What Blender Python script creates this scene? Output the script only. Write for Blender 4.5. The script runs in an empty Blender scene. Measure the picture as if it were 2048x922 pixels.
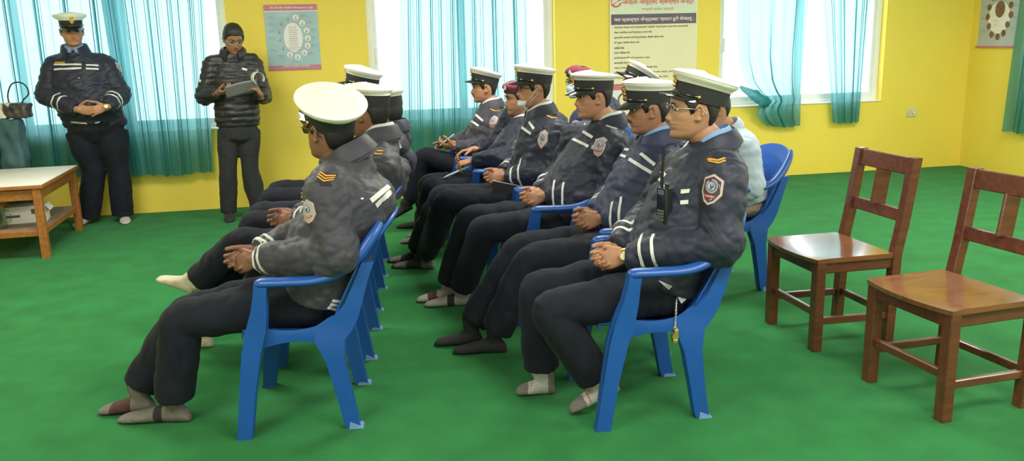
import bpy, bmesh, math, random
import numpy as np
from mathutils import Vector, Matrix
from mathutils.bvhtree import BVHTree
PI = math.pi
sc = bpy.context.scene
COL = sc.collection
random.seed(7)
V3 = lambda *a: np.array(a, float)
def nrm(v):
    v = np.asarray(v, float); return v/max(1e-9, np.linalg.norm(v))

# ------------------------------------------------------------------ camera model (solved from the chairs and walls of the photograph)
FPX, PITCH, ROLL, CH = 1669.4, .2226, -.0261, 1.5236
_c, _s, _cr, _sr = math.cos(PITCH), math.sin(PITCH), math.cos(ROLL), math.sin(ROLL)
FW = V3(0, _c, -_s); UP0 = V3(0, _s, _c); X0 = V3(1, 0, 0)
RC = _cr*X0+_sr*UP0; UC = _cr*UP0-_sr*X0; CAM = V3(0, 0, CH)
def ray(u, v): return FW+RC*(u-1024)/FPX-UC*(v-461)/FPX
def on_z(u, v, z=0.):
    d = ray(u, v); return CAM+d*(z-CH)/d[2]
def on_plane(u, v, n, d0):
    d = ray(u, v); return CAM+d*(d0-n@CAM)/(n@d)
class Frame:                       # a place on the floor with a facing direction
    def __init__(s, x, y, yaw):
        s.O = V3(x, y, 0); s.F = V3(math.cos(yaw), math.sin(yaw), 0); s.S = V3(-s.F[1], s.F[0], 0); s.yaw = yaw
    def p(s, a, b, z): return s.O+s.F*a+s.S*b+V3(0, 0, z)
    def side(s, u, v, b): return on_plane(u, v, s.S, s.S@s.O+b)
    def front(s, u, v, a): return on_plane(u, v, s.F, s.F@s.O+a)

cd = bpy.data.cameras.new('camera'); cam = bpy.data.objects.new('camera', cd); COL.objects.link(cam)
cd.sensor_width = 36; cd.sensor_fit = 'HORIZONTAL'; cd.lens = FPX*36/2048; cd.clip_end = 200
cam.matrix_world = Matrix(((RC[0], UC[0], -FW[0], CAM[0]), (RC[1], UC[1], -FW[1], CAM[1]), (RC[2], UC[2], -FW[2], CAM[2]), (0, 0, 0, 1)))
sc.camera = cam

# ------------------------------------------------------------------ materials
def mat(name, col, rough=.6, var=.06, scale=8., bump=0., bscale=60., metal=0., spec=.5, sheen=0., coat=0., stretch=None, crease=0., cscale=7.):
    m = bpy.data.materials.new(name); m.use_nodes = True
    nt = m.node_tree; nd = nt.nodes; lk = nt.links
    bs = nd['Principled BSDF']
    bs.inputs['Roughness'].default_value = rough; bs.inputs['Metallic'].default_value = metal
    bs.inputs['Specular IOR Level'].default_value = spec
    if sheen: bs.inputs['Sheen Weight'].default_value = sheen
    if coat: bs.inputs['Coat Weight'].default_value = coat; bs.inputs['Coat Roughness'].default_value = .12
    tc = nd.new('ShaderNodeTexCoord'); mp = nd.new('ShaderNodeMapping'); lk.new(tc.outputs['Object'], mp.inputs['Vector'])
    if stretch: mp.inputs['Scale'].default_value = stretch
    nz = nd.new('ShaderNodeTexNoise'); nz.inputs['Scale'].default_value = scale; nz.inputs['Detail'].default_value = 5
    lk.new(mp.outputs['Vector'], nz.inputs['Vector'])
    rp = nd.new('ShaderNodeValToRGB'); c = V3(*col)
    rp.color_ramp.elements[0].color = (*np.clip(c*(1-var), 0, 1), 1); rp.color_ramp.elements[1].color = (*np.clip(c*(1+var), 0, 1), 1)
    rp.color_ramp.elements[0].position = .3; rp.color_ramp.elements[1].position = .7
    lk.new(nz.outputs['Fac'], rp.inputs['Fac']); lk.new(rp.outputs['Color'], bs.inputs['Base Color'])
    if bump:
        n2 = nd.new('ShaderNodeTexNoise'); n2.inputs['Scale'].default_value = bscale; n2.inputs['Detail'].default_value = 4
        lk.new(mp.outputs['Vector'], n2.inputs['Vector'])
        b = nd.new('ShaderNodeBump'); b.inputs['Strength'].default_value = bump; b.inputs['Distance'].default_value = .01
        lk.new(n2.outputs['Fac'], b.inputs['Height']); lk.new(b.outputs['Normal'], bs.inputs['Normal'])
        if crease:                               # soft folds of cloth
            n3 = nd.new('ShaderNodeTexNoise'); n3.noise_type = 'RIDGED_MULTIFRACTAL'; n3.inputs['Scale'].default_value = cscale; n3.inputs['Detail'].default_value = 2.; n3.inputs['Distortion'].default_value = .6
            m3 = nd.new('ShaderNodeMapping'); m3.inputs['Scale'].default_value = (1, 1, .65); lk.new(tc.outputs['Object'], m3.inputs['Vector']); lk.new(m3.outputs['Vector'], n3.inputs['Vector'])
            b3 = nd.new('ShaderNodeBump'); b3.inputs['Strength'].default_value = crease; b3.inputs['Distance'].default_value = .02
            lk.new(n3.outputs['Fac'], b3.inputs['Height']); lk.new(b3.outputs['Normal'], b.inputs['Normal'])
    m.diffuse_color = (*col, 1)
    return m
M = {}
M['yellow'] = mat('yellow_wall_paint', (.86, .66, .085), .55, .03, 1.5, .05, 90)
M['carpet'] = mat('green_felt_carpet', (.019, .165, .042), .95, .16, 5, .35, 420, sheen=.06, spec=.1)
M['ceiling'] = mat('ceiling_paint', (.8, .8, .76), .9, .02)
M['alu'] = mat('white_aluminium', (.82, .82, .80), .4, .02)
M['blue'] = mat('blue_plastic', (.014, .082, .34), .32, .05, 4, .04, 200, spec=.5)
M['bluefoot'] = mat('pale_foot_cap', (.16, .27, .50), .4, .05)
M['wood'] = mat('red_brown_varnished_wood', (.125, .038, .018), .3, .28, 7, .05, 60, stretch=(1, 6, 6), coat=.35)
M['woodseat'] = mat('polished_seat_wood', (.22, .078, .032), .2, .25, 5, .03, 50, stretch=(1.2, 7, 7), coat=.6)
M['tablewood'] = mat('orange_brown_wood', (.34, .125, .03), .4, .22, 6, .04, 60, stretch=(6, 1, 6))
M['darkwood'] = mat('dark_lectern_wood', (.03, .013, .011), .4, .2, 5)
M['paper'] = mat('white_paper', (.82, .80, .76), .75, .03, 12)
M['shadepaper'] = mat('shaded_paper_back', (.28, .25, .27), .7, .06, 14)  # white paper greyed: shade of the underside put into the colour
M['black'] = mat('black_plastic', (.012, .012, .014), .35, .1)
M['blackmatt'] = mat('black_cloth', (.02, .02, .023), .8, .15, 30, .1, 200)
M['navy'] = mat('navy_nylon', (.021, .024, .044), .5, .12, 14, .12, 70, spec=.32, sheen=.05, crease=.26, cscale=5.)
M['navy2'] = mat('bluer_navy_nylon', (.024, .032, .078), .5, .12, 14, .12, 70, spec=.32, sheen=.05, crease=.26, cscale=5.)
M['greyjacket'] = mat('haze_lightened_navy_nylon', (.052, .050, .066), .55, .12, 14, .12, 70, spec=.28, sheen=.08, crease=.26, cscale=5.)  # lighter copy of the navy nylon, window haze put into its colour
M['puffer'] = mat('black_quilted_nylon', (.022, .021, .024), .45, .12, 14, .12, 50, spec=.5, crease=.3)
M['trouser'] = mat('dark_navy_trouser_cloth', (.010, .012, .020), .8, .12, 18, .12, 260, sheen=.03, spec=.2, crease=.35, cscale=5.)
M['trouser2'] = mat('charcoal_trouser_cloth', (.028, .028, .031), .8, .12, 18, .12, 260, sheen=.05, spec=.2, crease=.35, cscale=5.)
M['khaki'] = mat('khaki_trouser_cloth', (.36, .30, .20), .8, .08, 18, .1, 200)
M['lightblue'] = mat('pale_blue_sweatshirt', (.42, .50, .60), .85, .04, 20, .12, 200, sheen=.2, crease=.4, cscale=5.)
M['shirt'] = mat('blue_uniform_shirt', (.20, .33, .56), .75, .04, 20)
M['greyshirt'] = mat('pale_grey_shirt_edge', (.58, .58, .60), .75, .04, 20)
M['skin'] = mat('skin_tan', (.43, .215, .125), .5, .07, 22, .04, 160, spec=.4)
M['skin2'] = mat('skin_brown', (.33, .155, .09), .5, .07, 22, .04, 160, spec=.4)
M['skin3'] = mat('skin_dark', (.235, .11, .07), .5, .07, 22, .04, 160, spec=.4)
M['lip'] = mat('lip_skin', (.34, .13, .10), .45, .06, 30)
M['hair'] = mat('black_hair', (.014, .012, .012), .5, .3, 60, .35, 260, stretch=(1, 1, .3))
M['eyewhite'] = mat('eye_white', (.48, .44, .40), .3, .02)
M['iris'] = mat('dark_iris', (.02, .012, .01), .2, .05)
M['capwhite'] = mat('white_cap_cover', (.90, .86, .78), .5, .02, 10, .05, 40)
M['capblack'] = mat('black_cap_band', (.017, .017, .02), .7, .12, 30, .15, 220)
M['patent'] = mat('black_patent_visor', (.012, .012, .014), .12, .05, spec=.7, coat=.5)
M['gold'] = mat('gold_metal', (.78, .55, .17), .3, .1, 40, metal=.9)
M['steel'] = mat('bright_steel', (.68, .68, .66), .25, .05, metal=.9)
M['maroon'] = mat('maroon_wool', (.20, .022, .045), .85, .12, 30, .2, 220, sheen=.3)
M['stripe'] = mat('grey_white_reflective_tape', (.68, .68, .66), .4, .05, 60)
M['chevron'] = mat('orange_gold_braid', (.80, .36, .05), .6, .08, 80)
M['chevbase'] = mat('dark_braid_ground', (.02, .018, .02), .8, .1)
M['badgerim'] = mat('pinkish_silver_badge_edge', (.56, .42, .38), .5, .1, 60)
M['badgefield'] = mat('badge_dark_field', (.07, .035, .05), .6, .1)
M['badgefield2'] = mat('badge_faded_field', (.40, .34, .34), .6, .1)
M['badgedisc'] = mat('badge_grey_disc', (.40, .42, .50), .5, .15, 90)
M['badgedark'] = mat('badge_navy_ring', (.06, .07, .14), .5, .1)
M['badgered'] = mat('badge_red_ribbon', (.45, .045, .04), .5, .1)
M['maskblue'] = mat('blue_surgical_mask', (.48, .64, .74), .8, .05, 30, .1, 100)
M['maskpale'] = mat('pale_surgical_mask', (.70, .76, .78), .8, .04, 30, .1, 100)
M['sockgrey'] = mat('grey_knit_sock', (.155, .14, .125), .9, .15, 60, .4, 300)
M['sockpale'] = mat('pale_knit_sock', (.34, .31, .26), .9, .12, 60, .4, 300)
M['sockcream'] = mat('cream_knit_sock', (.56, .50, .36), .9, .15, 40, .4, 300)
M['sockdark'] = mat('black_knit_sock', (.022, .021, .021), .9, .2, 60, .4, 300)
M['sockmaroon'] = mat('maroon_sock_panel', (.07, .028, .028), .9, .2, 60, .4, 300)
M['sockred'] = mat('red_sock_lettering', (.42, .06, .06), .9, .1, 60)
M['sockwhite'] = mat('white_knit_sock', (.44, .42, .40), .9, .08, 60, .4, 300)
M['silver'] = mat('silver_spectacle_wire', (.62, .62, .62), .25, .05, metal=.8)
M['board'] = mat('cream_board', (.80, .74, .50), .55, .02, 3)
M['boardhead'] = mat('pale_green_board_head', (.68, .75, .58), .55, .02, 3)
M['boardband'] = mat('dark_grey_violet_band', (.13, .10, .135), .55, .05, 4)
M['inkred'] = mat('red_ink', (.62, .07, .10), .6, .03)
M['inkdark'] = mat('dark_ink', (.09, .07, .05), .6, .03)
M['inkpink'] = mat('pale_pink_ink', (.78, .62, .70), .6, .03)
M['charttint'] = mat('pale_teal_print', (.36, .52, .56), .35, .1, 6, spec=.5)
M['chartpink'] = mat('rose_print', (.58, .17, .24), .35, .06)
M['chartwhite'] = mat('white_print', (.80, .78, .75), .35, .03)
M['chartgrey'] = mat('grey_print_detail', (.40, .33, .33), .4, .25, 60)
M['chartblue'] = mat('blue_grey_print', (.44, .48, .50), .4, .05, 5)
M['chartbrown'] = mat('brown_print', (.20, .09, .06), .4, .35, 40)
M['socket'] = mat('ivory_socket_plate', (.62, .58, .40), .5, .03)
M['bagdark'] = mat('dark_grey_bag_vinyl', (.06, .055, .055), .35, .6, 9, .15, 18)
M['blockteal'] = mat('dull_teal_block', (.045, .11, .12), .8, .12, 8, .15, 30)
M['tissue'] = mat('crumpled_tissue', (.62, .56, .46), .85, .06, 20, .2, 40)
M['tabletop'] = mat('white_table_paper', (.74, .70, .64), .6, .03, 8)
M['shelfdust'] = mat('dusty_shelf_board', (.24, .17, .11), .6, .25, 10)
M['steelblue'] = mat('phone_screen', (.02, .022, .028), .15, .05, spec=.7)
M['penblue'] = mat('pale_blue_pen_plastic', (.45, .62, .72), .3, .03)

def lens_mat(name, tint, alpha):
    m = bpy.data.materials.new(name); m.use_nodes = True; nt = m.node_tree; nd = nt.nodes
    out = nd['Material Output']; nd.remove(nd['Principled BSDF'])
    t = nd.new('ShaderNodeBsdfTransparent'); t.inputs[0].default_value = (*tint, 1)
    g = nd.new('ShaderNodeBsdfGlossy'); g.inputs['Roughness'].default_value = .08
    mx = nd.new('ShaderNodeMixShader'); mx.inputs[0].default_value = alpha
    nt.links.new(t.outputs[0], mx.inputs[1]); nt.links.new(g.outputs[0], mx.inputs[2]); nt.links.new(mx.outputs[0], out.inputs[0])
    return m
M['lens'] = lens_mat('clear_lens', (.95, .95, .95), .06)
M['darklens'] = lens_mat('sunglass_lens', (.12, .11, .10), .25)
M['glass'] = lens_mat('window_glass', (.97, .98, .98), .03)

def curtain_mat(name, col, tr, tp):
    m = bpy.data.materials.new(name); m.use_nodes = True; nt = m.node_tree; nd = nt.nodes; lk = nt.links
    out = nd['Material Output']; nd.remove(nd['Principled BSDF'])
    tc = nd.new('ShaderNodeTexCoord'); nz = nd.new('ShaderNodeTexNoise'); nz.inputs['Scale'].default_value = 3
    lk.new(tc.outputs['Object'], nz.inputs['Vector'])
    wv = nd.new('ShaderNodeTexWave'); wv.inputs['Scale'].default_value = 140; wv.inputs['Distortion'].default_value = 2.; wv.bands_direction = 'Z'
    lk.new(tc.outputs['Object'], wv.inputs['Vector'])
    d = nd.new('ShaderNodeBsdfDiffuse'); t = nd.new('ShaderNodeBsdfTranslucent'); p = nd.new('ShaderNodeBsdfTransparent')
    rp = nd.new('ShaderNodeValToRGB'); c = V3(*col)
    rp.color_ramp.elements[0].color = (*(c*.88), 1); rp.color_ramp.elements[1].color = (*np.clip(c*1.12, 0, 1), 1)
    lk.new(nz.outputs['Fac'], rp.inputs[0]); lk.new(rp.outputs[0], d.inputs[0])
    t.inputs[0].default_value = (.36, .74, .80, 1); p.inputs[0].default_value = (.80, .98, .99, 1)
    m1 = nd.new('ShaderNodeMixShader'); m1.inputs[0].default_value = tr
    lk.new(d.outputs[0], m1.inputs[1]); lk.new(t.outputs[0], m1.inputs[2])
    m2 = nd.new('ShaderNodeMixShader')
    mr = nd.new('ShaderNodeMapRange'); mr.inputs['To Min'].default_value = tp*.8; mr.inputs['To Max'].default_value = tp*1.2
    lk.new(wv.outputs['Fac'], mr.inputs['Value']); lk.new(mr.outputs[0], m2.inputs[0])
    lk.new(m1.outputs[0], m2.inputs[1]); lk.new(p.outputs[0], m2.inputs[2]); lk.new(m2.outputs[0], out.inputs[0])
    return m
M['curtain'] = curtain_mat('teal_sheer_curtain', (.022, .19, .205), .38, .17)

# ------------------------------------------------------------------ object helpers
def tag(o, label=None, cat=None, group=None, kind=None):
    if label: o['label'] = label
    if cat: o['category'] = cat
    if group: o['group'] = group
    if kind: o['kind'] = kind
    return o
def empty(name, loc=(0, 0, 0), rotz=0., label=None, cat=None, group=None, kind=None):
    o = bpy.data.objects.new(name, None); COL.objects.link(o); o.empty_display_size = .1
    o.location = Vector(loc); o.rotation_euler = (0, 0, rotz)
    return tag(o, label, cat, group, kind)
class MB:
    def __init__(s): s.v = []; s.f = []; s.m = []
    def add(s, vs, fs, mi=0):
        b = len(s.v); s.v.extend([tuple(map(float, p)) for p in vs])
        for f in fs: s.f.append(tuple(b+i for i in f)); s.m.append(mi)
    def rings(s, rings, closed=True, cap=True, mi=0):
        n = len(rings[0]); b = len(s.v)
        for r in rings: s.v.extend([tuple(map(float, p)) for p in r])
        for i in range(len(rings)-1):
            for j in range(n if closed else n-1):
                k = (j+1) % n
                s.f.append((b+i*n+j, b+i*n+k, b+(i+1)*n+k, b+(i+1)*n+j)); s.m.append(mi)
        if cap and closed:
            s.f.append(tuple(b+j for j in reversed(range(n)))); s.m.append(mi)
            e = b+(len(rings)-1)*n; s.f.append(tuple(e+j for j in range(n))); s.m.append(mi)
    def ell(s, secs, n=16, cap=True, mi=0):      # secs: (centre, U, V)
        t = np.linspace(0, 2*PI, n, endpoint=False); ct, st = np.cos(t)[:, None], np.sin(t)[:, None]
        s.rings([np.asarray(c)+ct*np.asarray(U)+st*np.asarray(Vv) for c, U, Vv in secs], True, cap, mi)
    def box(s, x0, x1, y0, y1, z0, z1, mi=0, bev=0.):
        if bev <= 0:
            vs = [(x, y, z) for z in (z0, z1) for y in (y0, y1) for x in (x0, x1)]
            s.add(vs, [(0, 2, 3, 1), (4, 5, 7, 6), (0, 1, 5, 4), (2, 6, 7, 3), (0, 4, 6, 2), (1, 3, 7, 5)], mi); return
        bm = bmesh.new(); bmesh.ops.create_cube(bm, size=1)
        for v in bm.verts: v.co = Vector(((x0+x1)/2+v.co.x*(x1-x0), (y0+y1)/2+v.co.y*(y1-y0), (z0+z1)/2+v.co.z*(z1-z0)))
        bmesh.ops.bevel(bm, geom=bm.edges[:], offset=bev, segments=2, affect='EDGES', profile=.6)
        bm.verts.index_update(); s.add([v.co[:] for v in bm.verts], [[v.index for v in f.verts] for f in bm.faces], mi); bm.free()
    def bar(s, p0, p1, w0, w1, up=(0, 0, 1), bev=.004, mi=0, taper=1.):     # a bevelled square bar between two points
        p0, p1 = V3(*p0), V3(*p1); d = nrm(p1-p0); a = nrm(np.cross(up, d)); b = np.cross(d, a); out = []
        for p, k in ((p0, 1.), (p1, taper)):
            hw, hh = w0*k/2, w1*k/2; e = bev
            out.append([p+a*x+b*y for x, y in ((hw-e, hh), (-hw+e, hh), (-hw, hh-e), (-hw, -hh+e), (-hw+e, -hh), (hw-e, -hh), (hw, -hh+e), (hw, hh-e))])
        s.rings(out, True, True, mi)
    def tube(s, pts, rad, n=8, mi=0, cap=True, closed_path=False):
        pts = [np.asarray(p, float) for p in pts]; m = len(pts)
        if np.isscalar(rad) or isinstance(rad, tuple): rad = [rad]*m
        tang = []
        for i in range(m):
            a = pts[(i-1) % m] if (closed_path or i > 0) else pts[i]; b = pts[(i+1) % m] if (closed_path or i < m-1) else pts[i]
            tang.append(nrm(b-a))
        ref = V3(0, 0, 1) if abs(tang[0][2]) < .9 else V3(1, 0, 0)
        u = nrm(np.cross(ref, tang[0])); secs = []
        for i in range(m):
            u = nrm(u-tang[i]*(u@tang[i])); w = np.cross(tang[i], u); r = rad[i]
            if np.isscalar(r): r = (r, r)
            secs.append((pts[i], u*r[0], w*r[1]))
        if closed_path: secs.append(secs[0]); cap = False
        s.ell(secs, n, cap, mi)
    def sphere(s, c, r, n=12, k=8, mi=0, R=None):
        c = np.asarray(c, float); r = V3(*r) if not np.isscalar(r) else V3(r, r, r); A = np.eye(3) if R is None else R
        rings = []
        for i in range(1, k):
            ph = -PI/2+PI*i/k
            t = np.linspace(0, 2*PI, n, endpoint=False)
            L = np.stack([r[0]*np.cos(ph)*np.cos(t), r[1]*np.cos(ph)*np.sin(t), np.full(n, r[2]*math.sin(ph))], 1)
            rings.append(c+L@A.T)
        b = len(s.v); s.rings(rings, True, False, mi)
        lo, hi = len(s.v), len(s.v)+1; s.v.append(tuple(c-A[:, 2]*r[2])); s.v.append(tuple(c+A[:, 2]*r[2]))
        e = b+(k-2)*n
        for j in range(n):
            s.f.append((lo, b+(j+1) % n, b+j)); s.m.append(mi); s.f.append((hi, e+j, e+(j+1) % n)); s.m.append(mi)
    def grid(s, P, mi=0, thick=0., closed=False):         # P[i][j] points; with thickness: a closed shell
        P = np.asarray(P, float); a, b_, _ = P.shape
        def faces(off, flip):
            for i in range(a-1):
                for j in range(b_-1):
                    q = (off+i*b_+j, off+i*b_+j+1, off+(i+1)*b_+j+1, off+(i+1)*b_+j)
                    s.f.append(q[::-1] if flip else q); s.m.append(mi)
        o = len(s.v); s.v.extend(map(tuple, P.reshape(-1, 3))); faces(o, False)
        if thick:
            du = np.gradient(P, axis=0); dv = np.gradient(P, axis=1); N = np.cross(dv, du)
            N /= np.maximum(1e-9, np.linalg.norm(N, axis=2))[..., None]
            o2 = len(s.v); s.v.extend(map(tuple, (P+N*thick).reshape(-1, 3))); faces(o2, True)
            edge = [(i, 0) for i in range(a)]+[(a-1, j) for j in range(1, b_)]+[(i, b_-1) for i in range(a-2, -1, -1)]+[(0, j) for j in range(b_-2, 0, -1)]
            for k in range(len(edge)):
                (i, j), (i2, j2) = edge[k], edge[(k+1) % len(edge)]
                s.f.append((o+i*b_+j, o+i2*b_+j2, o2+i2*b_+j2, o2+i*b_+j)); s.m.append(mi)
    def mesh(s, name):
        me = bpy.data.meshes.new(name); me.from_pydata(s.v, [], s.f); me.polygons.foreach_set('material_index', s.m)
        return me
    def build(s, name, mats, parent=None, smooth=True, angle=40, recalc=True, world=False):
        me = s.mesh(name)
        if recalc:
            bm = bmesh.new(); bm.from_mesh(me); bmesh.ops.recalc_face_normals(bm, faces=bm.faces); bm.to_mesh(me); bm.free()
        return finish(me, name, mats, parent, smooth, angle, world)
def finish(me, name, mats, parent, smooth=True, angle=40, world=False):
    for m in (mats if isinstance(mats, (list, tuple)) else [mats]): me.materials.append(m)
    if smooth:
        me.polygons.foreach_set('use_smooth', [True]*len(me.polygons))
        if angle < 180:
            try: me.set_sharp_from_angle(angle=math.radians(angle))
            except Exception: pass
    if world and parent is not None:            # geometry given in world coordinates: bring it into the thing's frame
        q = parent
        W_ = Matrix.Identity(4)
        while q is not None: W_ = q.matrix_basis @ W_; q = q.parent
        me.transform(W_.inverted())
    o = bpy.data.objects.new(name, me); COL.objects.link(o)
    if parent is not None: o.parent = parent
    return o
def copy_tree(o, parent=None):
    c = o.copy(); COL.objects.link(c)
    if parent is not None: c.parent = parent
    for ch in list(o.children): copy_tree(ch, c)
    return c
def catmull(P, k=6):
    P = [np.atleast_1d(np.asarray(p, float)) for p in P]; out = []
    for i in range(len(P)-1):
        p0 = P[max(i-1, 0)]; p1 = P[i]; p2 = P[i+1]; p3 = P[min(i+2, len(P)-1)]
        for t in np.linspace(0, 1, k, endpoint=False):
            out.append(.5*((2*p1)+(-p0+p2)*t+(2*p0-5*p1+4*p2-p3)*t*t+(-p0+3*p1-3*p2+p3)*t**3))
    out.append(P[-1]); return out
def wnoise(P, lam, seed, n=9, aniso=(1, 1, 1)):
    g = np.random.RandomState(seed); K = g.normal(size=(n, 3)); K /= np.linalg.norm(K, axis=1)[:, None]
    K = K*(2*PI/lam)*g.uniform(.65, 1.4, (n, 1))/np.asarray(aniso); ph = g.uniform(0, 2*PI, n)
    return np.sin(P@K.T+ph).sum(1)/math.sqrt(n)
TMP = bpy.data.objects.new('tmp', bpy.data.meshes.new('tmp')); COL.objects.link(TMP)
_rm = TMP.modifiers.new('r', 'REMESH'); _rm.mode = 'VOXEL'; _sm = TMP.modifiers.new('s', 'SMOOTH')
def remesh(mb, voxel, iters, name, fac=.5):
    me = mb.mesh('t'); bm = bmesh.new(); bm.from_mesh(me); bmesh.ops.recalc_face_normals(bm, faces=bm.faces)
    bmesh.ops.triangulate(bm, faces=[f for f in bm.faces if len(f.verts) > 4]); bm.to_mesh(me); bm.free()
    old = TMP.data; TMP.data = me; bpy.data.meshes.remove(old)
    _rm.voxel_size = voxel; _sm.factor = fac; _sm.iterations = iters
    dg = bpy.context.evaluated_depsgraph_get(); dg.update()
    r = bpy.data.meshes.new_from_object(TMP.evaluated_get(dg)); r.name = name
    return r
def getco(me):
    a = np.empty(len(me.vertices)*3, np.float32); me.vertices.foreach_get('co', a); return a.reshape(-1, 3).astype(float)
def getno(me):
    a = np.empty(len(me.vertices)*3, np.float32); me.vertex_normals.foreach_get('vector', a); return a.reshape(-1, 3).astype(float)
def setco(me, P): me.vertices.foreach_set('co', P.astype(np.float32).ravel()); me.update()
def bvh_of(me):
    P = getco(me); return BVHTree.FromPolygons([tuple(p) for p in P], [tuple(p.vertices) for p in me.polygons])
# ------------------------------------------------------------------ the room (its own axes: x along the window wall, y outwards through it)
RE, RN, RO = nrm(V3(.983, .182, 0)), nrm(V3(-.182, .983, 0)), V3(5.175, 9.529, 0)
MR = Matrix(((RE[0], RN[0], 0, RO[0]), (RE[1], RN[1], 0, RO[1]), (0, 0, 1, 0), (0, 0, 0, 1)))
RZ = math.atan2(RE[1], RE[0])
def room_pt(x, y, z): return RO+RE*x+RN*y+V3(0, 0, z)
def inroom(o):
    o.matrix_world = MR; return o
def struct(name, mb, mats, smooth=False):
    return tag(inroom(mb.build(name, mats, smooth=smooth)), kind='structure')
XL, YF, ZC = -11.2, -10.8, 2.85
b = MB(); b.box(XL, 0, YF, 0, -.08, 0); struct('floor', b, M['carpet'])
b = MB(); b.box(XL-.2, .2, YF-.2, .22, ZC, ZC+.1); struct('ceiling', b, M['ceiling'])
SILL, HEAD = .775, 2.32
WINS = [(-10.75, -7.94), (-6.64, -4.77), (-2.99, -1.06)]
b = MB(); xs = [XL]+[q for w in WINS for q in w]+[0.2]
for i in range(0, len(xs), 2): b.box(xs[i], xs[i+1], 0, .2, 0, ZC)
for x0, x1 in WINS: b.box(x0, x1, 0, .2, 0, SILL); b.box(x0, x1, 0, .2, HEAD, ZC)
struct('wall_back', b, M['yellow'])
RW = [(-2.75, -.95)]
b = MB(); b.box(0, .2, -.95, 0, 0, ZC); b.box(0, .2, -4.5, -2.75, 0, ZC); b.box(0, .2, -7, -6.2, 0, ZC); b.box(0, .2, YF, -8.8, 0, ZC)
for y0, y1 in ((-2.75, -.95), (-6.2, -4.5), (-8.8, -7)): b.box(0, .2, y0, y1, 0, SILL); b.box(0, .2, y0, y1, HEAD, ZC)
struct('wall_right', b, M['yellow'])
b = MB(); b.box(XL-.2, XL, YF, 0.2, 0, ZC); struct('wall_left', b, M['yellow'])
b = MB(); xs = [XL-.2, -9.6, -7.2, -4.6, -2.2, .2]
b.box(xs[0], xs[1], YF-.2, YF, 0, ZC); b.box(xs[2], xs[3], YF-.2, YF, 0, ZC); b.box(xs[4], xs[5], YF-.2, YF, 0, ZC)
for x0, x1 in ((-9.6, -7.2), (-4.6, -2.2)): b.box(x0, x1, YF-.2, YF, 0, SILL); b.box(x0, x1, YF-.2, YF, HEAD, ZC)
struct('wall_front', b, M['yellow'])

def window(n, x0, x1, along='x', at=None, mull=1):
    """white aluminium sliding window set back in its opening"""
    e = empty('window_%d' % n, kind='structure')
    if along == 'x': e.matrix_world = MR
    else: e.matrix_world = MR @ Matrix(((0, 1, 0, 0), (-1, 0, 0, 0), (0, 0, 1, 0), (0, 0, 0, 1)))   # along the right wall: local x = -y
    f = MB(); y0, y1 = .085, .145
    f.box(x0, x0+.055, y0, y1, SILL, HEAD, bev=.004); f.box(x1-.055, x1, y0, y1, SILL, HEAD, bev=.004)
    f.box(x0+.055, x1-.055, y0, y1, SILL, SILL+.05, bev=.004); f.box(x0+.055, x1-.055, y0, y1, HEAD-.05, HEAD, bev=.004)
    f.build('window_frame', M['alu'], e, smooth=False)
    k = mull+1; w = (x1-x0-.11)/k
    for i in range(k):
        s_ = MB(); a0, a1 = x0+.055+i*w, x0+.055+(i+1)*w; yy = .1 if i % 2 else .118
        s_.box(a0, a0+.04, yy, yy+.018, SILL+.05, HEAD-.05); s_.box(a1-.04, a1, yy, yy+.018, SILL+.05, HEAD-.05)
        s_.box(a0+.04, a1-.04, yy, yy+.018, SILL+.05, SILL+.1); s_.box(a0+.04, a1-.04, yy, yy+.018, HEAD-.1, HEAD-.05)
        so = s_.build('window_sash', M['alu'], e, smooth=False)
        g = MB(); g.box(a0+.04, a1-.04, yy+.006, yy+.011, SILL+.1, HEAD-.1); g.build('pane', M['glass'], so, smooth=False)
    hb = MB(); hb.box(x0+.075, x0+.095, .07, .1, 1.35, 1.5, bev=.004); hb.build('latch', M['alu'], e, smooth=False)
    sb = MB(); sb.box(x0, x1, -.012, .085, SILL-.001, SILL+.012, bev=.003); sb.build('sill', M['alu'], e, smooth=False)
    return e
for i, (x0, x1) in enumerate(WINS): window(i+1, x0, x1, mull=2 if i == 0 else 1)
window(4, .95, 2.75, along='y')

def curtain(name, label, x0f, x1f, z0f, ztop, folds, seed, right=False, amp=.03, y0=-.075, nx=None, tie=None):
    rs = np.random.RandomState(seed); nx = nx or int(folds*22); nz = 40
    t = np.linspace(0, 1, nx); P = np.zeros((nz, nx, 3))
    ph = np.cumsum(rs.uniform(.45, 1.7, nx)); ph = ph/ph[-1]
    warp = t+.35/folds*np.sin(2*PI*t*folds*.37+rs.uniform(0, 6))+.2/folds*np.sin(2*PI*t*folds*.71+1)
    A = .75*amp*(.45+.55*np.sin(2*PI*t*folds*.23+rs.uniform(0, 6))**2)
    for i, s in enumerate(np.linspace(0, 1, nz)):
        z1 = ztop; xa, xb = x0f(s), x1f(s); per = (xb-xa)/folds
        an = 2*PI*folds*warp
        x = xa+(xb-xa)*t+per*.12*np.sin(2*an+.4*s)
        y = y0+A*(.75+.25*s)*(np.sin(an+.5*s*np.sin(3*t*PI))+.25*np.sin(2.3*an+2*s))
        zb = z0f(t); z = z1+(zb-z1)*s+.008*s*np.sin(an*.5)
        P[i] = np.stack([x, y, z], 1)
        if tie: P[i] = tie(P[i], t, s)
    P[:, :, 1] = np.minimum(P[:, :, 1], -.022)
    if right:                                   # on the right wall: swap axes
        Q = P.copy(); Q[:, :, 0] = P[:, :, 1]; Q[:, :, 1] = -P[:, :, 0]; P = Q
    b = MB(); b.grid(P); o = inroom(b.build(name, M['curtain'], angle=180, recalc=False))
    tag(o, label, 'curtain', 'teal sheer curtains at the windows')
    return o
K = lambda c: (lambda s: c)
flat = lambda z: (lambda t: z+0*t)
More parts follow.
